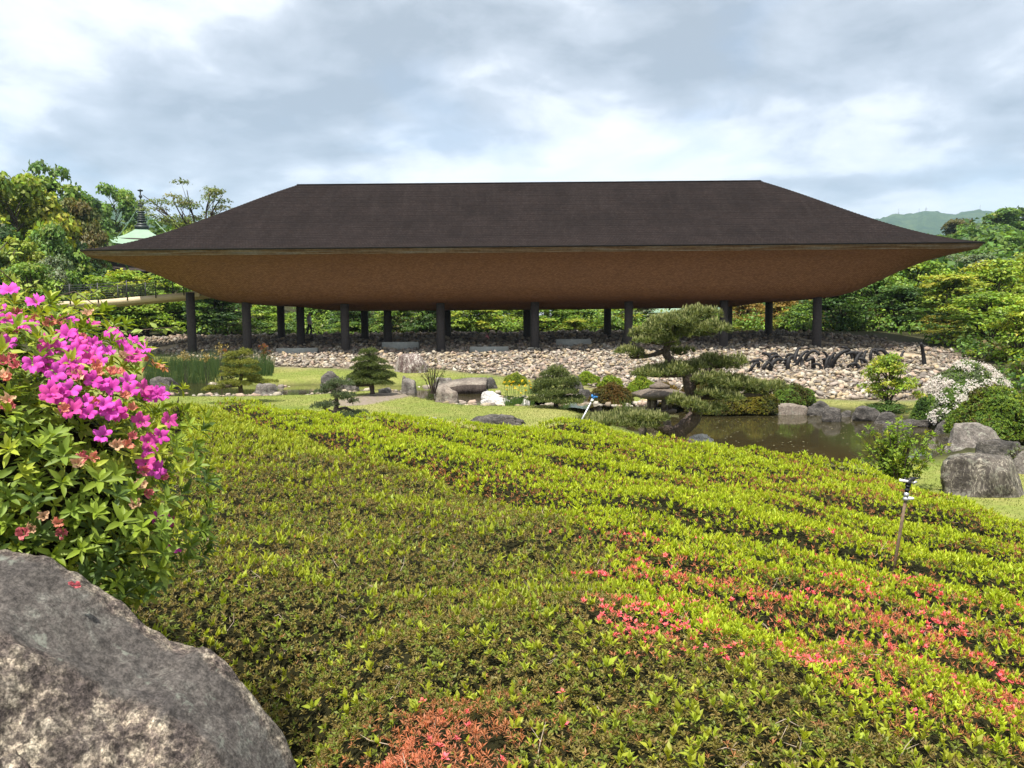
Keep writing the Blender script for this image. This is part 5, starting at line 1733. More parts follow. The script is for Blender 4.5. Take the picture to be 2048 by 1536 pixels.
def tree_kind(kind, pal_name, variant):
    """(trunk mesh, crown mesh, nominal height, nominal width), built once"""
    key = (kind, pal_name, variant)
    if key in TREES:
        return TREES[key]
    rng = np.random.default_rng(abs(hash((kind, variant))) % 9973 if False else sum(map(ord, kind + pal_name)) * 31 + variant)
    pal = PAL[pal_name]
    if kind == 'broad':
        H, Wd = 11.0, 8.5
        blobs, limbs = [], []
        limbs.append(([(0, 0, -.5), (.1, .05, 2), (-.1, .1, 4.5), (.1, 0, 7.0)], .24, .05, 7))
        for i in range(26):
            h = rng.uniform(.18, 1.0); a = rng.uniform(0, 6.28)
            prof = math.sin(math.pi * min(h * .72 + .22, 1)) ** .7
            r = Wd / 2 * prof * rng.uniform(.35, .85)
            s = rng.uniform(.85, 1.5) * (1.1 - .35 * h)
            c = (r * math.cos(a), r * math.sin(a), 2.2 + h * (H - 3.2))
            blobs.append((*c, s * 1.35, s * 1.35, s * .95))
            z0 = max(1.5, c[2] - 2.0)
            limbs.append(([(0, 0, z0), (c[0] * .5, c[1] * .5, z0 + 1.0), (c[0], c[1], c[2] - .4)], .06, .012, 5))
        V, F, C = crown_leaves(rng, blobs, 160, .455, pal, .4)
    elif kind == 'maple':
        H, Wd = 5.6, 6.4
        blobs, limbs = [], []
        for k in range(3):
            a = k * 2.1 + rng.uniform(0, .6)
            limbs.append(([(.1 * math.cos(a), .1 * math.sin(a), -.4), (.25 * math.cos(a), .25 * math.sin(a), 1.0), (.8 * math.cos(a), .8 * math.sin(a), 2.3), (1.3 * math.cos(a), 1.3 * math.sin(a), 3.7)], .12, .035, 6))
        for i in range(64):
            h = rng.uniform(.04, 1.0) ** .9; a = rng.uniform(0, 6.28)
            r = Wd / 2 * (1 - .72 * h ** 1.6) * rng.uniform(.25, .98)
            s = rng.uniform(.6, 1.05)
            c = (r * math.cos(a), r * math.sin(a), .9 + h * (H - 1.1) - .12 * r * r / 3)
            blobs.append((*c, s, s, s * rng.uniform(.35, .6)))
            z0 = max(.8, c[2] - 1.0)
            limbs.append(([(.25 * math.cos(a), .25 * math.sin(a), z0), (c[0] * .55, c[1] * .55, z0 + .55), (c[0], c[1], c[2] - .05)], .045, .01, 4))
        V, F, C = crown_leaves(rng, blobs, 180, .255, pal, .5, .8, .55, .45)
    elif kind == 'shrub':
        H, Wd = 2.2, 3.2
        blobs, limbs = [], []
        for i in range(16):
            h = rng.random(); a = rng.uniform(0, 6.28)
            r = Wd / 2 * math.sqrt(max(.05, 1 - h * h)) * rng.uniform(.3, .85); s = rng.uniform(.35, .6)
            c = (r * math.cos(a), r * math.sin(a), .35 + h * (H - .7))
            blobs.append((*c, s * 1.2, s * 1.2, s * .8))
            limbs.append(([(0, 0, -.2), (c[0] * .4, c[1] * .4, c[2] * .5), c], .03, .008, 4))
        V, F, C = crown_leaves(rng, blobs, 520, .13, pal, .4)
    elif kind == 'sparse':
        H, Wd = 7.5, 9.0
        blobs, limbs = [], []
        limbs.append(([(0, 0, -.5), (.1, 0, 1.8), (.3, .1, 3.2)], .22, .14, 7))
        arms = [(-3.9, .6, 7.2), (-2.6, -.8, 6.2), (-1.5, .9, 6.4), (-.3, -.7, 7.3), (.9, .5, 7.4), (2.0, -.4, 7.0), (2.9, .6, 5.9), (4.2, -.3, 5.9), (1.2, 1.4, 6.2), (-.9, -1.6, 6.5)]
        for (x, y, zz) in arms:
            limbs.append(([(.3, .1, 3.0), (x * .3 + .2, y * .4, 3.0 + (zz - 3) * .42), (x * .65, y * .8, 3 + (zz - 3) * .76), (x, y, zz)], .10, .02, 5))
            for j in range(5):
                u = rng.uniform(.5, 1.05)
                q = (x * u + rng.normal(0, .5), y * u + rng.normal(0, .5), 3 + (zz - 3) * (u ** .8) + rng.normal(0, .22))
                blobs.append((*q, .72, .72, .22))
                limbs.append(([(x * .55, y * .7, 3 + (zz - 3) * .66), q], .03, .008, 4))
        V, F, C = crown_leaves(rng, blobs, 240, .19, pal, .6, .6, .5, .35)
    trunk = tube_tree(limbs).mesh('trunk', BARK, True)
    crown = mesh_np('crown', V, F, LEAF, False, C)
    z = V[:, 2].max(); w = np.percentile(np.abs(V[:, :2]), 99.5) * 2
    TREES[key] = (trunk, crown, float(z), float(w))
    return TREES[key]


PAL = {
    'dark': [(.030, .058, .014), (.040, .070, .016), (.026, .050, .016), (.050, .080, .018)],
    'deep': [(.026, .052, .014), (.034, .066, .016), (.045, .082, .016)],
    'mid': [(.055, .095, .018), (.070, .115, .020), (.045, .080, .018), (.085, .125, .020)],
    'yellowgreen': [(.125, .150, .018), (.100, .135, .016), (.150, .165, .020), (.080, .115, .018)],
    'bright': [(.150, .205, .020), (.125, .185, .018), (.185, .225, .022), (.100, .155, .018)],
    'maple': [(.110, .165, .018), (.090, .145, .018), (.130, .185, .020), (.070, .115, .016)],
    'brown': [(.125, .130, .036), (.105, .125, .032), (.09, .115, .030), (.145, .125, .038)],
    'orange': [(.270, .175, .040), (.230, .165, .038), (.200, .160, .034), (.300, .190, .045)],
    'silver': [(.135, .165, .095), (.170, .195, .120), (.110, .145, .080), (.090, .125, .055)],
    'cherry': [(.155, .205, .060), (.185, .195, .065), (.125, .175, .05)],
    'gold': [(.250, .210, .030), (.200, .200, .028), (.170, .185, .028)],
    'olive': [(.085, .085, .022), (.110, .085, .026), (.065, .080, .020)],
    'rust': [(.150, .090, .026), (.120, .095, .024), (.095, .090, .022)],
}


for _k, _f in dict(dark=2.1, deep=1.8, mid=2.3, yellowgreen=2.1, bright=1.65, maple=2.05, silver=1.4).items():
    PAL[_k] = [tuple(min(.34, v * _f) for v in c) for c in PAL[_k]]


def tree(kind, pal, variant, x, ytop, w_px, Y, label, group=None, name=None, cat='tree', zbase=None, rz=None, depth=None):
    """a tree whose crown top is at photo (x, ytop), w_px wide, standing Y metres ahead"""
    tr, cr, H, Wd = tree_kind(kind, pal, variant)
    p = at(x, ytop, Y)
    g = gz(p[0], Y) if zbase is None else zbase
    h = max(.5, p[2] - g); w = w_px / F_PX * Y
    sx, sz = w / Wd, h / H
    sz0 = sz
    t = thing(name or {'broad': 'broadleaf_tree', 'maple': 'maple_tree', 'shrub': 'shrub', 'sparse': 'cherry_tree'}[kind], label, cat, (p[0], Y, g), rz if rz is not None else (variant * 1.7 + x * .013), group)
    t.scale = (sx, sx if depth is None else sx * depth, sz0)
    link('trunk' if kind != 'shrub' else 'stems', tr, t)
    link('crown' if kind != 'shrub' else 'foliage', cr, t)
    return t

# --- the wood on the slope beyond the footbridge
W1 = 'trees of the wooded slope beyond the footbridge'
for a in [
    ('broad', 'yellowgreen', 0, 25, 332, 200, 62, 'tall yellow-green broadleaf tree at the outer edge of the wooded slope'),
    ('broad', 'mid', 1, 100, 322, 150, 78, 'tall mid-green tree with airy top against the sky'),
    ('broad', 'dark', 2, 60, 345, 170, 86, 'dark tree behind the airy-topped one on the wooded slope'),
    ('broad', 'mid', 3, 228, 366, 120, 112, 'round dark-green tree crown just beside the pagoda finial'),
    ('broad', 'dark', 0, 170, 385, 110, 105, 'dark green tree between the airy-topped tree and the finial tree'),
    ('broad', 'brown', 1, 150, 392, 110, 70, 'bronze-brown tinted tree in the middle of the green wood'),
    ('broad', 'mid', 2, 105, 440, 120, 60, 'mid-green rounded tree low on the wooded slope'),
    ('broad', 'yellowgreen', 2, 75, 395, 120, 64, 'bright yellow-green tree before the bronze-brown one'),
    ('broad', 'mid', 0, 172, 452, 84, 72, 'mid-green tree below the round finial tree'),
    ('broad', 'deep', 3, 150, 480, 96, 66, 'shadowy deep-green tree behind the eave tip'),
    ('broad', 'deep', 1, -30, 420, 190, 58, 'deep green tree cut by the picture edge on the wooded slope'),
    ('broad', 'yellowgreen', 1, 35, 470, 110, 52, 'yellow-green tree directly above the pink azalea bush'),
    ('broad', 'silver', 2, 110, 505, 90, 49, 'pale grey-green tree above the footbridge'),
    ('maple', 'mid', 1, 60, 520, 150, 44, 'mid-green spreading tree just above the trailing vine tips'),
    ('broad', 'deep', 2, 205, 535, 80, 64, 'dark tree in the shade under the eave tip'),
]:
    tree(*a, group=W1)
for a in [
    ('broad', 'mid', 1, 322, 436, 100, 120, 'distant mid-green tree beyond the pagoda roof'),
    ('broad', 'yellowgreen', 3, 380, 440, 110, 115, 'distant yellow-green tree beneath the sparse cherry'),
    ('broad', 'dark', 2, 440, 436, 110, 125, 'distant dark tree half hidden by the roof slope'),
    ('broad', 'mid', 0, 270, 440, 80, 130, 'distant tree behind the foot of the pagoda finial'),
]:
    tree(*a, group='distant trees beyond the pagoda')
tree('sparse', 'cherry', 0, 390, 362, 235, 80, 'thin-leaved spreading cherry tree showing its branches above the roof slope', rz=0.0)
G2 = 'maples seen between the pavilion columns'
for a in [
    ('maple', 'bright', 0, 240, 535, 170, 56, 'bright green maple above the footbridge railing'),
    ('maple', 'maple', 1, 330, 548, 150, 58, 'green maple behind the footbridge near the hull'),
    ('maple', 'maple', 2, 290, 612, 140, 56.5, 'fresh green maple under the footbridge'),
    ('maple', 'mid', 0, 190, 600, 140, 54, 'mid-green maple under the outer part of the footbridge'),
    ('maple', 'deep', 1, 425, 575, 170, 59.5, 'dark multi-stemmed maple between the first two columns'),
    ('maple', 'deep', 2, 375, 590, 120, 60, 'dark maple behind the outermost column'),
    ('maple', 'maple', 2, 525, 600, 110, 63, 'green maple seen between the second and third columns'),
    ('maple', 'mid', 0, 630, 606, 120, 65, 'mid-green maple beyond the walking person'),
    ('maple', 'deep', 1, 705, 600, 110, 62, 'dark green maple between two rear columns'),
    ('maple', 'mid', 2, 790, 600, 120, 63, 'mid-green maple behind the fifth rear column'),
    ('maple', 'deep', 0, 850, 596, 100, 61, 'dark maple beside the pale path behind the hull'),
    ('maple', 'bright', 1, 945, 600, 160, 62, 'bright yellow-green maple above the grey bench'),
    ('maple', 'bright', 2, 1040, 602, 120, 66, 'bright green maple behind the centre rear column'),
    ('maple', 'maple', 0, 1100, 604, 120, 62, 'leafy green maple just past the centre column'),
    ('maple', 'mid', 1, 1165, 600, 130, 64, 'mid-green maple with visible trunk beyond the shaded bench'),
    ('maple', 'bright', 2, 1235, 602, 110, 63, 'bright maple between the two columns beside the big pine'),
    ('maple', 'silver', 1, 1290, 606, 110, 66, 'grey-green maple behind the top of the big pine'),
    ('maple', 'maple', 0, 1400, 622, 110, 64, 'low green maple before the pale hall roof'),
    ('maple', 'orange', 2, 1490, 592, 110, 63, 'golden-orange maple between the last two rear columns'),
    ('maple', 'orange', 1, 1575, 586, 150, 66, 'large orange-tinted maple beyond the last rear column'),
    ('maple', 'mid', 0, 1605, 606, 90, 60, 'green maple with a bare bent bough before the orange one'),
]:
    tree(*a, group=G2)
G3 = 'low shrubs along the back of the stone field'
for i, (x, y, w, pal) in enumerate([(905, 632, 120, 'mid'), (990, 636, 110, 'yellowgreen'), (1075, 634, 110, 'olive'), (1150, 634, 110, 'yellowgreen'), (1225, 636, 100, 'bright'), (840, 636, 100, 'deep'), (700, 642, 110, 'mid'), (540, 640, 110, 'mid'), (460, 645, 90, 'olive'), (1330, 636, 100, 'mid'), (1470, 640, 100, 'yellowgreen'), (1560, 638, 110, 'gold')]):
    where = ['above the grey bench', 'left of the centre column', 'right of the centre column', 'above the far shaded bench', 'near the column by the big pine', 'behind the path', 'behind the third front column', 'behind the second front column', 'behind the first columns', 'behind the big pine top', 'under the golden maple', 'under the orange maple'][i]
    tree('shrub', pal, i % 3, x, y, w, 60.5 + i % 3, 'rounded low shrub at the back of the stones ' + where, G3, cat='shrub')
G4 = 'trees beyond the stone field on the pavilion east side'
for a in [
    ('maple', 'deep', 0, 1680, 545, 180, 60, 'dark green maple right under the hull end'),
    ('maple', 'mid', 1, 1750, 522, 180, 63, 'dark mid-green maple behind the hull end'),
    ('maple', 'deep', 2, 1800, 570, 170, 57, 'shaded maple beyond the path bend'),
    ('maple', 'maple', 0, 1830, 510, 170, 66, 'fresh green maple below the eave tip'),
    ('broad', 'silver', 1, 1905, 490, 130, 100, 'silvery grey-green tree beyond the eave tip'),
    ('broad', 'silver', 2, 1960, 505, 100, 95, 'second silvery tree among the yellow-green maples'),
    ('maple', 'yellowgreen', 1, 1905, 545, 190, 56, 'wide yellow-green maple at the end of the stone field'),
    ('maple', 'bright', 2, 1990, 515, 200, 60, 'tall bright green maple against the wooded hill'),
    ('maple', 'yellowgreen', 0, 2060, 500, 180, 66, 'yellow-green maple at the picture edge below the hill'),
    ('maple', 'maple', 1, 1985, 580, 210, 45, 'green layered maple leaning over the stone field corner'),
    ('maple', 'gold', 2, 1880, 630, 110, 53, 'golden young maple low beside the path'),
    ('maple', 'bright', 0, 2050, 595, 160, 36, 'bright leafy maple nearest the white blossom bush'),
]:
    tree(*a, group=G4)
for i, (x, y, w, pal) in enumerate([(1960, 700, 90, 'mid'), (2025, 690, 100, 'rust'), (1885, 668, 90, 'gold'), (2060, 735, 90, 'olive')]):
    tree('shrub', pal, i % 3, x, y, w, [40, 38, 50, 33][i], ['mid-green shrub under the layered maple', 'dry brownish shrub at the picture edge above the white blossoms', 'golden low shrub at the path end', 'olive shrub behind the white blossoms at the edge'][i], cat='shrub')
G5 = 'trees on the wooded hill behind the east maples'
for a in [
    ('broad', 'mid', 0, 1990, 415, 130, 150, 'big mid-green tree on the crest of the wooded hill'),
    ('broad', 'dark', 1, 2050, 408, 140, 155, 'tallest dark tree on the hill at the picture edge'),
    ('broad', 'olive', 2, 1925, 435, 80, 165, 'olive-brown round tree at the hill end beside the far mountain'),
    ('broad', 'mid', 3, 1945, 452, 110, 140, 'mid-green tree on the hill flank'),
    ('broad', 'dark', 0, 2010, 455, 120, 125, 'dark tree low on the hill flank'),
    ('broad', 'mid', 1, 1890, 468, 90, 150, 'pale mid-green tree just beyond the eave tip'),
    ('broad', 'dark', 2, 1975, 470, 120, 118, 'dark green tree directly above the silvery trees'),
    ('broad', 'mid', 3, 2055, 470, 120, 112, 'mid-green tree on the lower hill at the edge'),
]:
    tree(*a, group=G5)
rngS = np.random.default_rng(15)
def undergrowth():
    parts = []
    for _ in range(330):
        x = rngS.uniform(-34, 40); Y = rngS.uniform(60, 70)
        if x > 21: Y = rngS.uniform(46, 66) if x > 26 else rngS.uniform(57, 68)
        if x < -21: Y = rngS.uniform(57, 66)
        if poly_sd(x, Y, STONES) < 1.2:
            continue
        h = rngS.uniform(.7, 1.7)
        parts.append((x, Y, gz(x, Y) + h * .3, rngS.uniform(.9, 1.7), rngS.uniform(.8, 1.3), h))
    for _ in range(150):                                            # thicket east of the stone field
        x = rngS.uniform(13, 27); Y = rngS.uniform(26, 46)
        if poly_sd(x, Y, STONES) < .6:
            continue
        parts.append((x, Y, gz(x, Y) + .2, rngS.uniform(.6, 1.0), rngS.uniform(.6, 1.0), rngS.uniform(.4, .9)))
    V, F, C = crown_leaves(rngS, parts, 95, .235, PAL['mid'] + PAL['deep'] + PAL['maple'] + PAL['olive'], .4)
    tag(link('undergrowth', mesh_np('undergrowth', V, F, LEAF, False, C)), 'dense green undergrowth behind the stone field', kind='stuff')


undergrowth()


# the mass of wood that closes every gap behind
def woods():
    rng = np.random.default_rng(9)
    parts = []
    for _ in range(230):
        x = rng.uniform(-80, 85); Y = rng.uniform(74, 130)
        if -46 < x < -36: Y += 45
        if 8 < x < 24: Y = max(Y, 92)
        g = gz(x, Y)
        h = (rng.uniform(6.5, 9.0) if 16 < x < 40 and Y < 96 else rng.uniform(5.0, 8.0) if -26 < x < 33 and Y > 84 else rng.uniform(3.0, 5.5)) + 5.5 * sstep(-x, 34, 60) + 4 * sstep(x, 50, 85)  # crowns behind the roof raised to block sky from the pond's reflection
        parts.append((x, Y, g + h * .5, 4.2, 3.5, h * .55))
    for q in range(16):
        x = rng.uniform(20, 38); Y = rng.uniform(68, 78); parts.append((x, Y, gz(x, Y) + 4.6, 3.2, 2.6, 4.4))  # unseen tall crowns, added to keep bright sky out of the pond reflection
    V, F, C = crown_leaves(rng, parts, 15, .95, PAL['dark'] + PAL['mid'] + PAL['deep'], .4)
    tag(link('far_wood', mesh_np('far_wood', V, F, LEAF, False, C)), 'dark mixed wood closing the view behind the garden', kind='stuff')


woods()


# ------------------------------------------------------------------ far hills and masts
def hills():
    m, T = new_mat('hill_forest')
    tc = T.n('ShaderNodeTexCoord')
    n = T.noise(tc.outputs['Object'], .02, 6, .65, .3); n2 = T.noise(tc.outputs['Object'], .07, 5, .7)
    c = T.ramp(T.math('ADD', T.math('MULTIPLY', n, .6), T.math('MULTIPLY', n2, .4)), [(.38, (.022, .050, .020)), (.5, (.045, .085, .028)), (.62, (.085, .125, .04))])
    finish(T, pbr(T, c, .95, T.bump(n2, 1.0, 12.0), .05))
    def ridge(name, lab, prof, Y, depth):
        xs = np.linspace(prof[0][0], prof[-1][0], 170)
        ys = np.interp(xs, [p[0] for p in prof], [p[1] for p in prof])
        X = np.array([at(x, y, Y)[0] for x, y in zip(xs, ys)]); Zc = np.array([at(x, y, Y)[2] for x, y in zip(xs, ys)])
        K = 40
        V = []
        for k in range(K + 1):
            u = -1 + 2 * k / K
            f = (1 - abs(u) ** 1.25)
            Yk = Y + u * depth
            n_ = (vnoise(X, np.full_like(X, Yk), .006, 3) - .5) * 50 * (abs(u) ** .5) + (vnoise(X, np.full_like(X, Yk), .03, 5) - .5) * 16 + (vnoise(X, np.full_like(X, Yk), .09, 6) - .5) * 7
            V.append(np.stack([X * (Yk / Y), np.full_like(X, Yk), 2 + (Zc - 2) * f + n_ * np.clip(f * 2, .2, 1)], -1))
        V = np.concatenate(V); n0 = len(xs)
        idx = np.arange(len(V)).reshape(K + 1, n0)
        F = np.stack([idx[:-1, :-1], idx[:-1, 1:], idx[1:, 1:], idx[1:, :-1]], -1).reshape(-1, 4)
        o = link(name, mesh_np(name, V, F, m, True))
        return tag(o, lab, kind='structure')
    ridge('mountain', 'far blue-green wooded mountain with antenna masts', [(1380, 620), (1560, 520), (1680, 460), (1745, 441), (1790, 433), (1822, 428), (1848, 421), (1868, 424), (1893, 428), (1930, 424), (1960, 420), (1985, 422), (2040, 440), (2150, 480), (2400, 600)], 2600, 900)
    ridge('hills', 'far dark wooded hill beyond the pagoda', [(-300, 520), (-100, 440), (60, 405), (200, 405), (285, 429), (320, 440), (360, 449), (420, 470), (600, 560)], 1500, 500)
    for x, y0, y1, lab in ((1797, 434, 417, 'slim antenna mast on the near shoulder of the far mountain'), (1838, 424, 416, 'thin antenna mast just before the mountain summit'), (1852, 421, 413, 'antenna mast on the mountain summit'), (1960, 421, 410, 'antenna mast on the second summit of the far mountain')):
        p0, p1 = at(x, y0 + 3, 2600), at(x, y1, 2600)
        h = p1[2] - p0[2]
        t = thing('antenna_mast', lab, 'mast', p0, 0, 'antenna masts on the far mountain')
        mm = MB()
        for k in range(3):
            a = k * 2.094
            mm.tube([(1.6 * math.cos(a), 1.6 * math.sin(a), -3), (.4 * math.cos(a), .4 * math.sin(a), h)], .22, 4)
        mm.build('lattice', CONCRETE, t)
        if x in (1852, 1797):
            MB().box((0, 0, h * .55), (4.5, 4.5, 1.6)).build('platform', CONCRETE, t)


hills()


# ------------------------------------------------------------------ pines
def pine_tufts(rng, pads, dens, L, w, K=7, candles=.25, pal=((.095, .125, .028), (.125, .150, .032), (.070, .098, .026), (.150, .168, .040))):
    parts = []
    for (cx, cy, cz, rx, ry, rz) in pads:
        n = int(dens * (rx * ry * 3.2 + (rx + ry) * rz * 2.0))
        d = unit(rng.normal(size=(n, 3)) * np.array([1, 1, 1]))
        d[:, 2] = np.where(d[:, 2] < -.15, -d[:, 2] * .6, d[:, 2])
        bump = 1 + .16 * np.sin(d[:, :1] * 5 + cx * 9) * np.cos(d[:, 1:2] * 6 + cy * 5)
        P = np.array([cx, cy, cz]) + d * np.array([rx, ry, rz]) * bump * (1 - np.abs(rng.normal(0, .13, (n, 1))))
        A = unit(d * np.array([.8, .8, .9]) + np.array([0, 0, .55]) + rng.normal(0, .22, (n, 3)))
        bp, D, N, LL, W = shoots(rng, P, A, K, L * rng.uniform(.75, 1.2, n), (12, 62), 1.0, spread=.25)
        V, F, nv = leaves(bp, D, N, LL, np.full(len(LL), w * 1.35), 2)
        c = np.array(pal)[rng.integers(len(pal), size=n)] * rng.uniform(.75, 1.25, (n, 1))
        parts.append((V, F, np.repeat(np.repeat(c, K, 0) * rng.uniform(.85, 1.15, (n * K, 1)), nv, 0)))
        if candles:
            k = rng.random(n) < candles * (d[:, 2] > .2)
            if k.any():
                p = P[k]; m_ = len(p)
                A2 = unit(np.array([0, 0, 1.0]) + rng.normal(0, .13, (m_, 3)))
                a, b = axes(A2)
                V, F, nv = leaves(np.concatenate([p, p]), np.concatenate([A2, A2]), np.concatenate([a, b]), np.tile(L * rng.uniform(.8, 1.5, m_), 2), np.full(2 * m_, w * 2.4), 1, 0, 0)
                c = np.array([[.30, .31, .13]]) * rng.uniform(.8, 1.2, (2 * m_, 1))
                parts.append((V, F, np.repeat(c, nv, 0)))
    return join(parts)


def pine(name, label, Y, base, pads, trunk, branches, seed, dens, L, w, candles=.25, pal=None, group=None, zb=None):
    """pads: photo x, y, half width, half height (px), depth offset; trunk and branches: photo polylines with radius in px"""
    rng = np.random.default_rng(seed)
    s = Y / F_PX
    b = at(*base, Y)
    t = thing(name, label, 'pine tree' if 'pine' in name else 'tree', (b[0], Y, b[2]), 0, group)
    o = np.array(t.location)
    for x, y, hw, hh, dy in pads:
        c = at(x, y, Y + dy) - o
        kw = dict(pal=pal) if pal else {}
        sub_ = []
        kk = max(2, int(round(hw / 10)))
        for q in range(kk):
            u = (q + .5) / kk * 2 - 1
            f = rng.uniform(.38, .62) if hw > 45 else rng.uniform(.55, .8)
            sub_.append((c[0] + u * hw * s * .68, c[1] + rng.uniform(-.5, .5) * hw * s * .6, c[2] + (rng.uniform(-.5, .35) - .25 * u * u) * hh * s, max(f * hw, hh * .8) * s * .9, max(f * hw, hh * .8) * s * .9, hh * s * rng.uniform(.7, 1.05)))
        V, F, C = pine_tufts(rng, sub_, dens * (.56 if Y < 17.3 else .8), L, w, candles=candles, **kw)
        tag(link('foliage_pad', mesh_np('foliage_pad', V, F, NEEDLE, False, C), t), kind='stuff')
        # twigs under each pad
        m = MB()
        for q in range(7):
            a = rng.uniform(0, 6.28)
            e = c + np.array([math.cos(a) * hw * s * .75, math.sin(a) * hw * s * .6, hh * s * .1])
            m.tube([c + (0, 0, -hh * s * .55), (c + e) / 2 + (0, 0, -hh * s * .25), e], [.014, .01, .005], 4, False)
        m.build('twigs', PINE_BARK, t)
    def limb(pts, nm):
        P = [at(x, y, Y + dy) - o for x, y, r, dy in pts]
        r = [q[2] * s for q in pts]
        # smooth the polyline
        n = 5 * (len(P) - 1) + 1
        u = np.linspace(0, len(P) - 1, n)
        A = np.array(P)
        S = np.stack([np.interp(u, range(len(P)), A[:, k]) for k in range(3)], -1)
        for _ in range(3):
            S[1:-1] = (S[:-2] + 2 * S[1:-1] + S[2:]) / 4
        rr = np.interp(u, range(len(P)), r) * (1 + rng.normal(0, .06, n))
        MB().tube(list(S), list(rr), 9).build(nm, PINE_BARK, t, True)
    limb(trunk, 'trunk')
    for br in branches:
        limb(br, 'branch')
    return t


pine('pine_tree', 'big trained garden pine with leaning trunk and layered pads over the lantern', 17.0, (1352, 880), [
    (1395, 634, 52, 18, .2), (1345, 652, 62, 22, -.1), (1300, 668, 46, 18, .1), (1425, 660, 34, 17, -.2), (1318, 683, 48, 12, -.2), (1385, 668, 50, 15, .1),
    (1262, 708, 34, 15, .3), (1360, 705, 26, 9, .3),
    (1322, 742, 54, 19, -.1), (1378, 738, 38, 15, .2), (1440, 726, 56, 19, .1), (1290, 748, 24, 10, -.2),
    (1425, 762, 40, 16, -.1), (1472, 772, 58, 20, .1), (1528, 780, 48, 18, .3), (1440, 790, 40, 12, -.2),
    (1372, 808, 34, 17, -.5), (1415, 820, 32, 12, -.3), (1345, 806, 12, 6, -.4),
    (1292, 832, 42, 13, -.4), (1245, 836, 50, 14, -.2), (1185, 840, 34, 12, .1), (1215, 846, 44, 11, -.5), (1275, 846, 36, 10, -.5)],
    [(1340, 895, 17, 0), (1352, 868, 17, 0), (1385, 840, 15, 0), (1397, 815, 12, .1), (1383, 788, 12, .1), (1378, 764, 12, 0), (1372, 748, 9, 0), (1350, 730, 8, .1), (1333, 712, 8, .1), (1332, 694, 7, .1), (1350, 672, 6, 0), (1375, 650, 4, .1)],
    [[(1380, 768, 10, 0), (1402, 756, 9, 0), (1414, 741, 6, 0), (1425, 732, 4, .1)], [(1388, 790, 8, .1), (1430, 795, 6, .1), (1470, 790, 5, .1), (1525, 790, 3, .2)], [(1355, 868, 13, 0), (1318, 856, 9, -.1), (1296, 838, 6, -.2), (1250, 842, 4, -.1), (1195, 846, 3, 0)], [(1333, 700, 6, .1), (1300, 712, 4, .2), (1265, 716, 3, .3)], [(1372, 748, 6, 0), (1345, 752, 4, -.1), (1300, 752, 3, -.1)], [(1394, 822, 7, 0), (1380, 818, 4, -.4)]],
    51, 900, .090, .0095, .34)
pine('pine_tree', 'small clipped pine in rounded yellow-green tiers beside the reed bed', 25.6, (480, 782), [
    (476, 710, 26, 13, 0), (478, 724, 34, 11, .1), (455, 738, 16, 8, 0), (500, 742, 22, 10, .1), (478, 744, 30, 10, -.1), (462, 752, 24, 9, 0), (503, 754, 20, 9, 0), (430, 774, 22, 7, -.2), (470, 768, 32, 8, -.3), (525, 764, 34, 6, .3), (420, 778, 16, 5, 0)],
    [(482, 786, 5, 0), (480, 765, 4, 0), (484, 745, 4, 0), (478, 715, 3, 0)], [[(481, 770, 3, 0), (455, 774, 2, -.1), (428, 778, 1.5, -.2)]], 52, 900, .07, .009, .0, ((.205, .215, .03), (.165, .185, .03), (.235, .235, .035), (.12, .146, .026)))
pine('pine_tree', 'broad conical dark pine on the lawn left of the striped boulder', 27.5, (742, 786), [
    (736, 706, 22, 10, 0), (742, 720, 32, 11, .1), (728, 734, 26, 9, -.1), (762, 736, 24, 9, .1), (740, 748, 44, 11, .1), (715, 755, 22, 8, -.1), (770, 754, 24, 9, 0), (745, 764, 38, 9, -.2), (708, 768, 22, 6, 0)],
    [(745, 788, 5, 0), (742, 760, 5, 0), (738, 730, 4, 0), (736, 708, 2, 0)], [[(743, 765, 3, 0), (770, 760, 2, 0)], [(743, 770, 3, 0), (712, 772, 2, 0)]], 53, 900, .075, .009, .04, ((.085, .118, .024), (.11, .14, .028), (.066, .092, .022)))
pine('white_pine', 'small blue-green pine with three pads on a bent dark trunk just beyond the hedge', 17.6, (672, 848), [
    (672, 768, 30, 14, 0), (650, 780, 22, 11, .1), (686, 790, 26, 14, -.1), (700, 800, 20, 10, -.1), (648, 812, 28, 11, 0), (707, 826, 30, 12, 0), (690, 834, 28, 9, -.2)],
    [(672, 850, 4.5, 0), (671, 825, 5, 0), (674, 800, 4, 0), (668, 778, 3, 0)], [[(672, 822, 3.5, 0), (690, 814, 3, 0), (705, 822, 2, 0)], [(672, 826, 3, 0), (650, 818, 2, 0)]], 54, 1000, .055, .008, .0, ((.095, .130, .058), (.120, .150, .068), (.07, .1, .048)))
pine('pine_tree', 'bushy low pine in three masses beside the yellow irises', 23.5, (1110, 818), [
    (1112, 746, 28, 14, 0), (1112, 764, 40, 14, .1), (1085, 775, 22, 12, -.1), (1140, 770, 22, 11, 0), (1112, 786, 48, 13, -.1), (1150, 797, 24, 9, 0), (1080, 797, 26, 9, -.2), (1120, 802, 40, 8, -.3)],
    [(1112, 822, 5, 0), (1112, 790, 4, 0), (1112, 752, 3, 0)], [], 55, 900, .08, .009, .12, ((.095, .128, .030), (.12, .15, .034), (.075, .104, .028)))


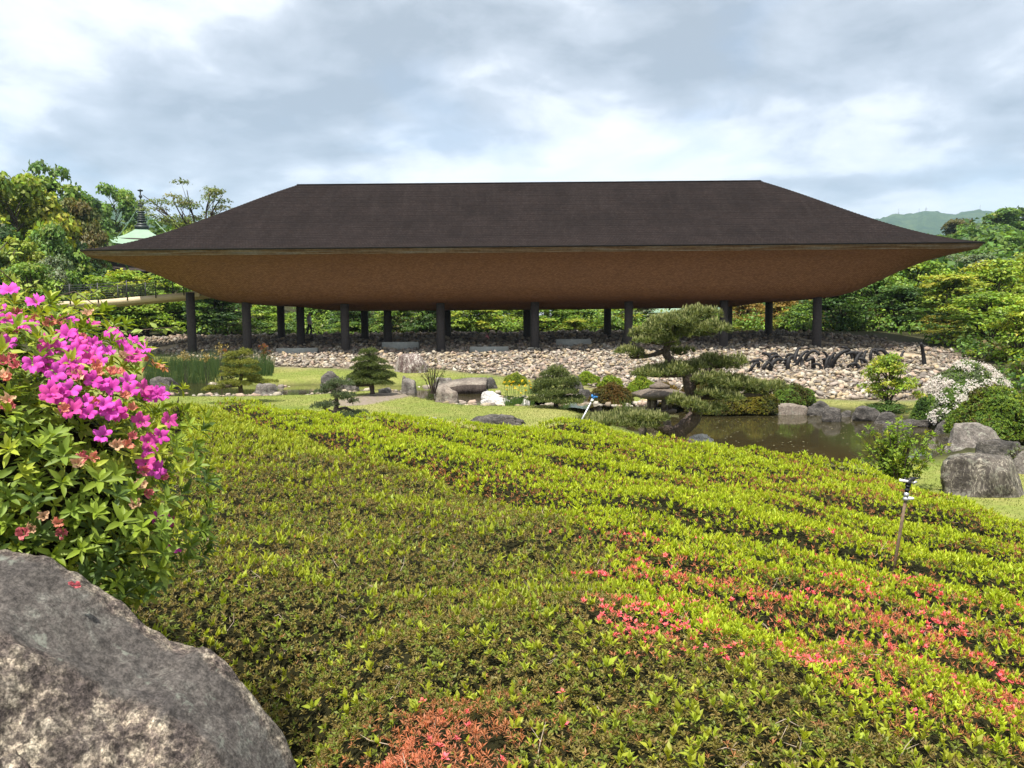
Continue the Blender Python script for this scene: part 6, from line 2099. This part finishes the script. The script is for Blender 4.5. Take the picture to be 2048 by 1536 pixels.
# ------------------------------------------------------------------ clipped shrubs and bushes by the pond
def clipped(label, x, yb, w_px, h_px, pal, seed, dens=2600, L=.055, depth=.8, name='clipped_shrub', zfix=None, blossoms=None, lift=0.0, Y=None):
    rng = np.random.default_rng(seed)
    if Y is not None:
        X = at(x, yb, Y)[0]
    elif zfix is not None:
        X, Y = flat_pt(x, yb, zfix)
    else:
        X, Y = gp(x, yb)
    s = Y / F_PX
    rx, rz = w_px * s / 2, h_px * s
    ry = rx * depth
    z0 = CAM_Z + ray(x, yb)[2] * Y - .04
    t = thing(name, label, 'bush', (X, Y + ry * .5, z0))
    n = int(dens * (rx * ry + (rx + ry) * rz))
    d = unit(rng.normal(size=(n, 3))); d[:, 2] = np.abs(d[:, 2])
    bump = 1 + .10 * np.sin(d[:, :1] * 6 + seed) * np.cos(d[:, 2:] * 5 + seed) + .05 * np.sin(d[:, 1:2] * 13 + d[:, :1] * 11)
    P = d * np.array([rx, ry, rz]) * bump * (1 - np.abs(rng.normal(0, .08, (n, 1))))
    A = unit(d / np.array([rx, ry, rz]) * min(rx, rz) + np.array([0, 0, .35]) + rng.normal(0, .3, (n, 3)))
    bp, D, N, LL, W = shoots(rng, P, A, 6, L * rng.uniform(.7, 1.25, n), (15, 70), .65)
    V, F, nv = leaves(bp, D, N, LL, W, 2)
    cl = (np.sin(P[:, 0] / rx * 4 + seed) * np.cos(P[:, 1] / ry * 3 + seed * 2) + rng.normal(0, .6, n)) * .5 + .5
    pi = np.clip((cl * len(pal)).astype(int), 0, len(pal) - 1)
    c = np.array(pal)[pi] * rng.uniform(.75, 1.25, (n, 1))
    parts = [(V, F, np.repeat(np.repeat(c, 6, 0) * rng.uniform(.85, 1.15, (n * 6, 1)), nv, 0))]
    V, F, C = join(parts)
    tag(link('foliage', mesh_np('foliage', V, F, LEAF, False, C), t), kind='stuff')
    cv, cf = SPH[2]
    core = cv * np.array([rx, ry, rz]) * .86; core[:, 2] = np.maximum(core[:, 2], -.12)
    link('twigs', mesh_np('twigs', core, cf, MATS['hedge_inner_shade'], True), t)  # solid core under the leaves, its dark colour stands for inner shade
    if blossoms:
        k = int(blossoms * (rx * ry + rx * rz))
        d = unit(rng.normal(size=(k, 3))); d[:, 2] = np.abs(d[:, 2]); d[:, 1] = -np.abs(d[:, 1]) * np.sign(rng.random(k) - .25)
        keep = vnoise(d[:, 0] * 3 + 5, d[:, 2] * 3, 1.6, seed) > .30
        d = d[keep]; k = len(d)
        # flower heads bunched along drooping sprays
        h_ = max(20, k // 11)
        hd = rng.integers(k, size=h_)
        d = np.repeat(d[hd], 11, 0); k = len(d)
        P = d * np.array([rx, ry, rz]) * np.repeat(rng.uniform(.98, 1.13, h_), 11)[:, None] + rng.normal(0, .045, (k, 3)) * np.array([1, 1, .7]) - np.array([0, 0, 1.0]) * (rng.random((k, 1)) * .10)
        A = unit(d + np.array([0, -.3, .4]) + rng.normal(0, .5, (k, 3)))
        bp, D, N, LL, W = shoots(rng, P, A, 6, .032 * rng.uniform(.7, 1.3, k), (40, 85), .95)
        V, F, nv = leaves(bp, D, N, LL, W, 2)
        c = np.array([[.78, .77, .70]]) * rng.uniform(.85, 1.05, (len(V), 1))
        tag(link('blossoms', mesh_np('blossoms', V, F, PETAL, False, c), t), kind='stuff')
    return t


clipped('yellow-green clipped dome behind the yellow irises', 1030, 770, 50, 24, PAL['yellowgreen'], 1)
clipped('small yellow-green clipped dome touching the bushy pine', 1175, 772, 60, 28, PAL['bright'], 2)
clipped('bright clipped dome next to the stone field', 1222, 782, 50, 32, PAL['bright'], 3)
clipped('rust-brown clipped mound before the bright domes', 1222, 812, 96, 44, PAL['rust'], 4)
clipped('bright green clipped dome behind the lantern roof', 1285, 792, 62, 40, PAL['bright'], 5)
clipped('rust-orange clipped mound behind the lantern', 1330, 806, 70, 42, PAL['rust'] + PAL['orange'][:1], 6)
clipped('brown clipped mound behind the leaning pine trunk', 1400, 805, 90, 40, PAL['rust'], 7)
clipped('golden-green low hedge overhanging the far pond edge', 1440, 824, 130, 40, PAL['gold'] + PAL['olive'], 8, zfix=-1.3)
clipped('golden-olive low hedge above the far pond edge beside the retaining rock', 1520, 824, 90, 44, PAL['gold'] + PAL['olive'], 9, zfix=-1.3)
clipped('olive-green broad shrub topping the retaining rock', 1590, 806, 92, 36, PAL['olive'] + PAL['mid'], 10)
clipped('large round olive-brown clipped bush at the pond corner', 2022, 872, 195, 96, PAL['olive'] + PAL['yellowgreen'][:2] + PAL['mid'], 12, zfix=-1.15, dens=2300, L=.06)
clipped('dark green grassy shrub at the foot of the white blossoms', 1862, 838, 62, 46, PAL['deep'] + PAL['mid'], 13, zfix=-1.2)
clipped('white-flowering arching spirea bush in full bloom', 1950, 800, 150, 72, PAL['mid'] + PAL['silver'], 14, blossoms=3600, zfix=-.95)
clipped('drooping white-flowered spirea sprays toward the pond', 1905, 838, 70, 60, PAL['mid'] + PAL['silver'], 15, blossoms=2200, zfix=-1.1)

# small bright maple on the pond bank
tree('maple', 'bright', 1, 1780, 702, 118, 24.6, 'small bright yellow-green maple standing on the far pond bank', zbase=-1.25, cat='tree')
tree('shrub', 'deep', 2, 1770, 800, 90, 24.3, 'dark low shrub at the foot of the small bright maple', cat='shrub', zbase=-1.35)


def leafy_shrub(name, label, x, yt, yb, w, Y, pal, seed, nst, leaf, density, bare=.25):
    """open shrub of many upright stems carrying separate leaves"""
    rng = np.random.default_rng(seed)
    b = at(x, yb, Y); s = Y / F_PX
    t = thing(name, label, 'shrub', b)
    h = (yb - yt) * s; hw = w * s / 2
    m = MB(); Ps, As = [], []
    for i in range(nst):
        a = rng.uniform(0, 6.28); rr = rng.uniform(.15, 1.0)
        ht = h * rng.uniform(.6, 1.02) * (1 - .35 * rr * rr)
        e = np.array([math.cos(a) * hw * rr, math.sin(a) * hw * .7 * rr, ht])
        p = [np.array([e[0] * .15, e[1] * .15, -.2]), np.array([e[0] * .5, e[1] * .5, ht * .5]), e]
        m.tube(p, [.011, .008, .004], 4, False)
        k = int(density * rng.uniform(.7, 1.3))
        u = rng.uniform(bare, 1, k)[:, None]
        P = p[0] * (1 - u) ** 2 + 2 * p[1] * u * (1 - u) + p[2] * u * u
        Ps.append(P + rng.normal(0, .04, P.shape)); As.append(unit(np.array([0, 0, .8]) + (e * .4)[None] + rng.normal(0, .35, P.shape)))
    m.build('stems', BARK, t)
    P, A = np.concatenate(Ps), np.concatenate(As)
    bp, D, N, L, W = shoots(rng, P, A, 6, leaf * rng.uniform(.7, 1.25, len(P)), (20, 80), .5)
    V, F, nv = leaves(bp, D, N, L, W, 1, .1, .1)
    c = np.array(pal)[rng.integers(len(pal), size=len(P))] * rng.uniform(.75, 1.25, (len(P), 1))
    tag(link('foliage', mesh_np('foliage', V, F, LEAF, False, np.repeat(np.repeat(c, 6, 0), nv, 0)), t), kind='stuff')


leafy_shrub('broadleaf_shrub', 'fresh broad-leaved green shrub rising between hedge and pond', 1796, 832, 965, 200, 13.4, PAL['bright'][1:] + PAL['maple'], 61, 60, .085, 11, .12)
leafy_shrub('twiggy_shrub', 'nearly bare twiggy shrub beside the striped boulder', 866, 716, 776, 64, 27.5, PAL['cherry'], 62, 30, .06, 3, .4)
leafy_shrub('nandina', 'red-tipped slender shrub between the reed bed and the grey bench', 530, 680, 722, 26, 38, [(.26, .10, .04), (.17, .14, .04), (.2, .07, .04), (.13, .15, .03)], 63, 12, .12, 5, .3)
leafy_shrub('young_maple', 'tiny red-leaved shoot behind the layered clipped pine', 455, 696, 716, 26, 37, [(.3, .12, .05), (.2, .16, .04)], 64, 6, .12, 3, .3)
leafy_shrub('azalea_sprig', 'brown-stemmed leafy sprig at the hedge end beside the azalea bush', 352, 790, 850, 60, 8.0, PAL['olive'] + PAL['yellowgreen'], 65, 16, .04, 6, .3)
leafy_shrub('grass_shrub', 'pale wispy shrub on the ledge rock at the edge', 2038, 890, 925, 50, 15.5, PAL['olive'] + PAL['silver'], 66, 20, .05, 6, .2)


# ------------------------------------------------------------------ reeds, irises, grass
def blades(rng, P, H, lean, w, cols):
    n = len(P)
    a = rng.uniform(0, 6.28, n)
    D = unit(np.stack([np.cos(a) * lean, np.sin(a) * lean, np.ones(n)], -1) + rng.normal(0, .05, (n, 3)))
    N = unit(np.stack([np.sin(a), -np.ones(n) * .8, np.full(n, .2)], -1))
    V, F, nv = leaves(P, D, N, H, np.full(n, w), 2)
    return V, F, np.repeat(cols, nv, 0)


def reeds():
    rng = np.random.default_rng(71)
    poly = np.array([gp(*p) for p in ((288, 752), (400, 756), (545, 753), (548, 742), (420, 737), (290, 738))])
    lo, hi = poly.min(0), poly.max(0)
    XY = rng.uniform(lo, hi, (9000, 2))
    XY = XY[poly_sd(XY[:, 0], XY[:, 1], poly) < 0]
    XY = XY[:4200]
    P = np.stack([XY[:, 0], XY[:, 1], ground_z(XY[:, 0], XY[:, 1]) - .05], -1)
    H = rng.uniform(.6, 1.12, len(P)) * (0.85 + .3 * vnoise(P[:, 0], P[:, 1], 1.1, 5))
    c = np.array([(.040, .080, .024), (.060, .105, .028), (.085, .120, .036)])[rng.integers(3, size=len(P))] * rng.uniform(.75, 1.3, (len(P), 1))
    V, F, C = blades(rng, P, H, .13, .024, c)
    ctr = P.mean(0)
    t = thing('reed_bed', 'dense upright dark green reed bed before the pavilion columns', 'reeds', ctr)
    tag(link('blades', mesh_np('blades', V - ctr, F, LEAF, False, C), t), kind='stuff')
    # a low reedy fringe and cream sprays in front
    for q, (x, y) in enumerate(((368, 712), (412, 716), (440, 702))):
        p = at(x, y, 33.5)
        A = unit(rng.normal(0, .5, (26, 3)) + np.array([0, 0, .7]))
        bp, D, N, L, W = shoots(rng, np.tile(p, (26, 1)) + rng.normal(0, .12, (26, 3)), A, 4, np.full(26, .12), (20, 80), .4)
        V, F, nv = leaves(bp, D, N, L, W, 1, .1, .1)
        cc = np.array([[.36, .28, .11]]) * rng.uniform(.7, 1.2, (len(V), 1))
        g = gz(p[0], 33.5)
        tt = thing('young_shrub', ['small shrub with cream-yellow new leaves at the reed edge', 'second cream-leaved small shrub nearer the clipped pine', 'reddish-cream leafed small shrub behind the clipped pine'][q], 'shrub', (p[0], 33.5, g))
        link('foliage', mesh_np('foliage', V - np.array(tt.location), F, LEAF, False, cc), tt)
        mb = MB()
        for _ in range(5):
            e = p + rng.normal(0, .12, 3) - np.array(tt.location)
            mb.tube([(0, 0, -.1), e * .5 + (0, 0, .02), e], [.01, .008, .004], 4, False)
        mb.build('stems', BARK, tt)


reeds()


def irises():
    rng = np.random.default_rng(72)
    X, Y = gp(1035, 806)
    z = gz(X, Y)
    t = thing('iris_clump', 'clump of yellow flag irises among tall green blades', 'flowers', (X, Y, z))
    s = Y / F_PX
    n = 900
    P = np.stack([rng.normal(0, 15 * s, n).clip(-27 * s, 27 * s), rng.normal(0, .22, n), np.full(n, -.1)], -1)
    c = np.array([(.075, .15, .026), (.10, .18, .03), (.06, .115, .024)])[rng.integers(3, size=n)] * rng.uniform(.8, 1.2, (n, 1))
    V, F, C = blades(rng, P, rng.uniform(.45, .8, n), .16, .040, c)
    tag(link('blades', mesh_np('blades', V, F, LEAF, False, C), t), kind='stuff')
    fm = []
    for k in range(3):
        r2 = np.random.default_rng(500 + k)
        A = np.array([[0, 0, 1.0]])
        bp, D, N, L, W = shoots(r2, np.zeros((1, 3)), A, 7, np.array([1.0]), (15, 95), .7, spread=.2)
        V, F, nv = leaves(bp, D, N, L, W, 0, .1, .15)
        fm.append(mesh_np('flower', V, F, PETAL, True, np.array([[.80, .60, .02]]) * r2.uniform(.85, 1.1, (len(V), 1))))
    spots = [(1009, 766), (1014, 772), (1013, 780), (1019, 764), (1023, 771), (1030, 776), (1036, 781), (1044, 762), (1050, 772), (1052, 781), (1058, 763), (1062, 776), (1041, 786), (1038, 772), (1027, 764), (1060, 770)]
    for x, y in spots:
        p = at(x, y, Y) - np.array(t.location) + (0, -.1 + rng.normal(0, .08), 0)
        o = link('flower', fm[rng.integers(3)], t, p, (rng.normal(0, .3), rng.normal(0, .3), rng.uniform(0, 6)), (.075,) * 3)
    m = MB()
    for x, y in spots:
        p = at(x, y, Y) - np.array(t.location)
        m.tube([(p[0] * .8, -.1, -.1), p + (0, -.1, 0)], .007, 4, False)
    m.build('stems', simple('iris_stem', (.06, .12, .03), .7, .1), t)
    # purple irises just behind
    X, Y = gp(1078, 792); Y += .6
    t = thing('iris_clump', 'dusky purple irises tucked behind the yellow clump', 'flowers', (X, Y, gz(X, Y)))
    n = 160
    P = np.stack([rng.normal(0, 11 * s, n), rng.normal(0, .15, n), np.full(n, -.1)], -1)
    V, F, C = blades(rng, P, rng.uniform(.4, .62, n), .14, .026, np.tile((.05, .085, .03), (n, 1)) * rng.uniform(.8, 1.2, (n, 1)))
    tag(link('blades', mesh_np('blades', V, F, LEAF, False, C), t), kind='stuff')
    vm = mesh_np('flower', np.array(fm[0].vertices[0].co)[None] + np.array([v.co for v in fm[0].vertices]), np.array([p.vertices[:] for p in fm[0].polygons]), PETAL, True, np.tile((.09, .05, .13), (len(fm[0].vertices), 1)))
    for k in range(12):
        link('flower', vm, t, (rng.normal(0, 11 * s), -.12, rng.uniform(.42, .62)), (rng.normal(0, .3), 0, rng.uniform(0, 6)), (.075,) * 3)
    # grass tuft by the lantern
    Y = 16.9; p = at(1245, 838, Y)
    t = thing('grass_tuft', 'tuft of long upright grass blades behind the low pine branch', 'grass', (p[0], Y, p[2]))
    n = 26
    P = rng.normal(0, .10, (n, 3)) * np.array([1.5, 1, 0])
    V, F, C = blades(rng, P, rng.uniform(.3, .62, n), .35, .022, np.tile((.14, .20, .05), (n, 1)) * rng.uniform(.8, 1.2, (n, 1)))
    link('blades', mesh_np('blades', V, F, LEAF, False, C), t)


irises()


def lawn_grass():
    rng = np.random.default_rng(73)
    n = 260000
    X = rng.uniform(-15, 14, n); Y = rng.uniform(10, 37, n) ** 1.0
    k = (poly_sd(X, Y, STONES) > .15) & (poly_sd(X, Y, POND) > .5) & (stream_d(X, Y) > 1.3) & (line_d(X, Y, FLAG) > .8) & (np.abs(X) < .68 * Y + 1) & ((Y > 14.8) | (X > 6.1))
    k &= rng.random(n) < np.clip((26 / Y) ** 1.2, .3, 1) * .75
    X, Y = X[k], Y[k]; n = len(X)
    P = np.stack([X, Y, ground_z(X, Y) - .005], -1)
    t = vnoise(X, Y, .5, 51)[:, None]
    c = (np.array([[.145, .195, .038]]) * (1 - t) + np.array([[.230, .235, .075]]) * t) * rng.uniform(.7, 1.3, (n, 1))
    V, F, C = blades(rng, P, rng.uniform(.02, .055, n), .6, .016, c)
    tag(link('grass', mesh_np('grass', V, F, LEAF, False, C)), 'short mown grass of the lawn', kind='stuff')


lawn_grass()


def haze():
    m, T = new_mat('haze')
    v = T.n('ShaderNodeVolumePrincipled', i_Density=0.00017, i_Anisotropy=0.35)
    v.inputs['Color'].default_value = (.58, .80, 1.0, 1)
    o = T.n('ShaderNodeOutputMaterial'); T.l(v.outputs[0], o.inputs['Volume'])
    tag(MB().box((0, 1900, 275), (7600, 4500, 562)).build('haze', m), 'thin bluish air', kind='stuff')


haze()
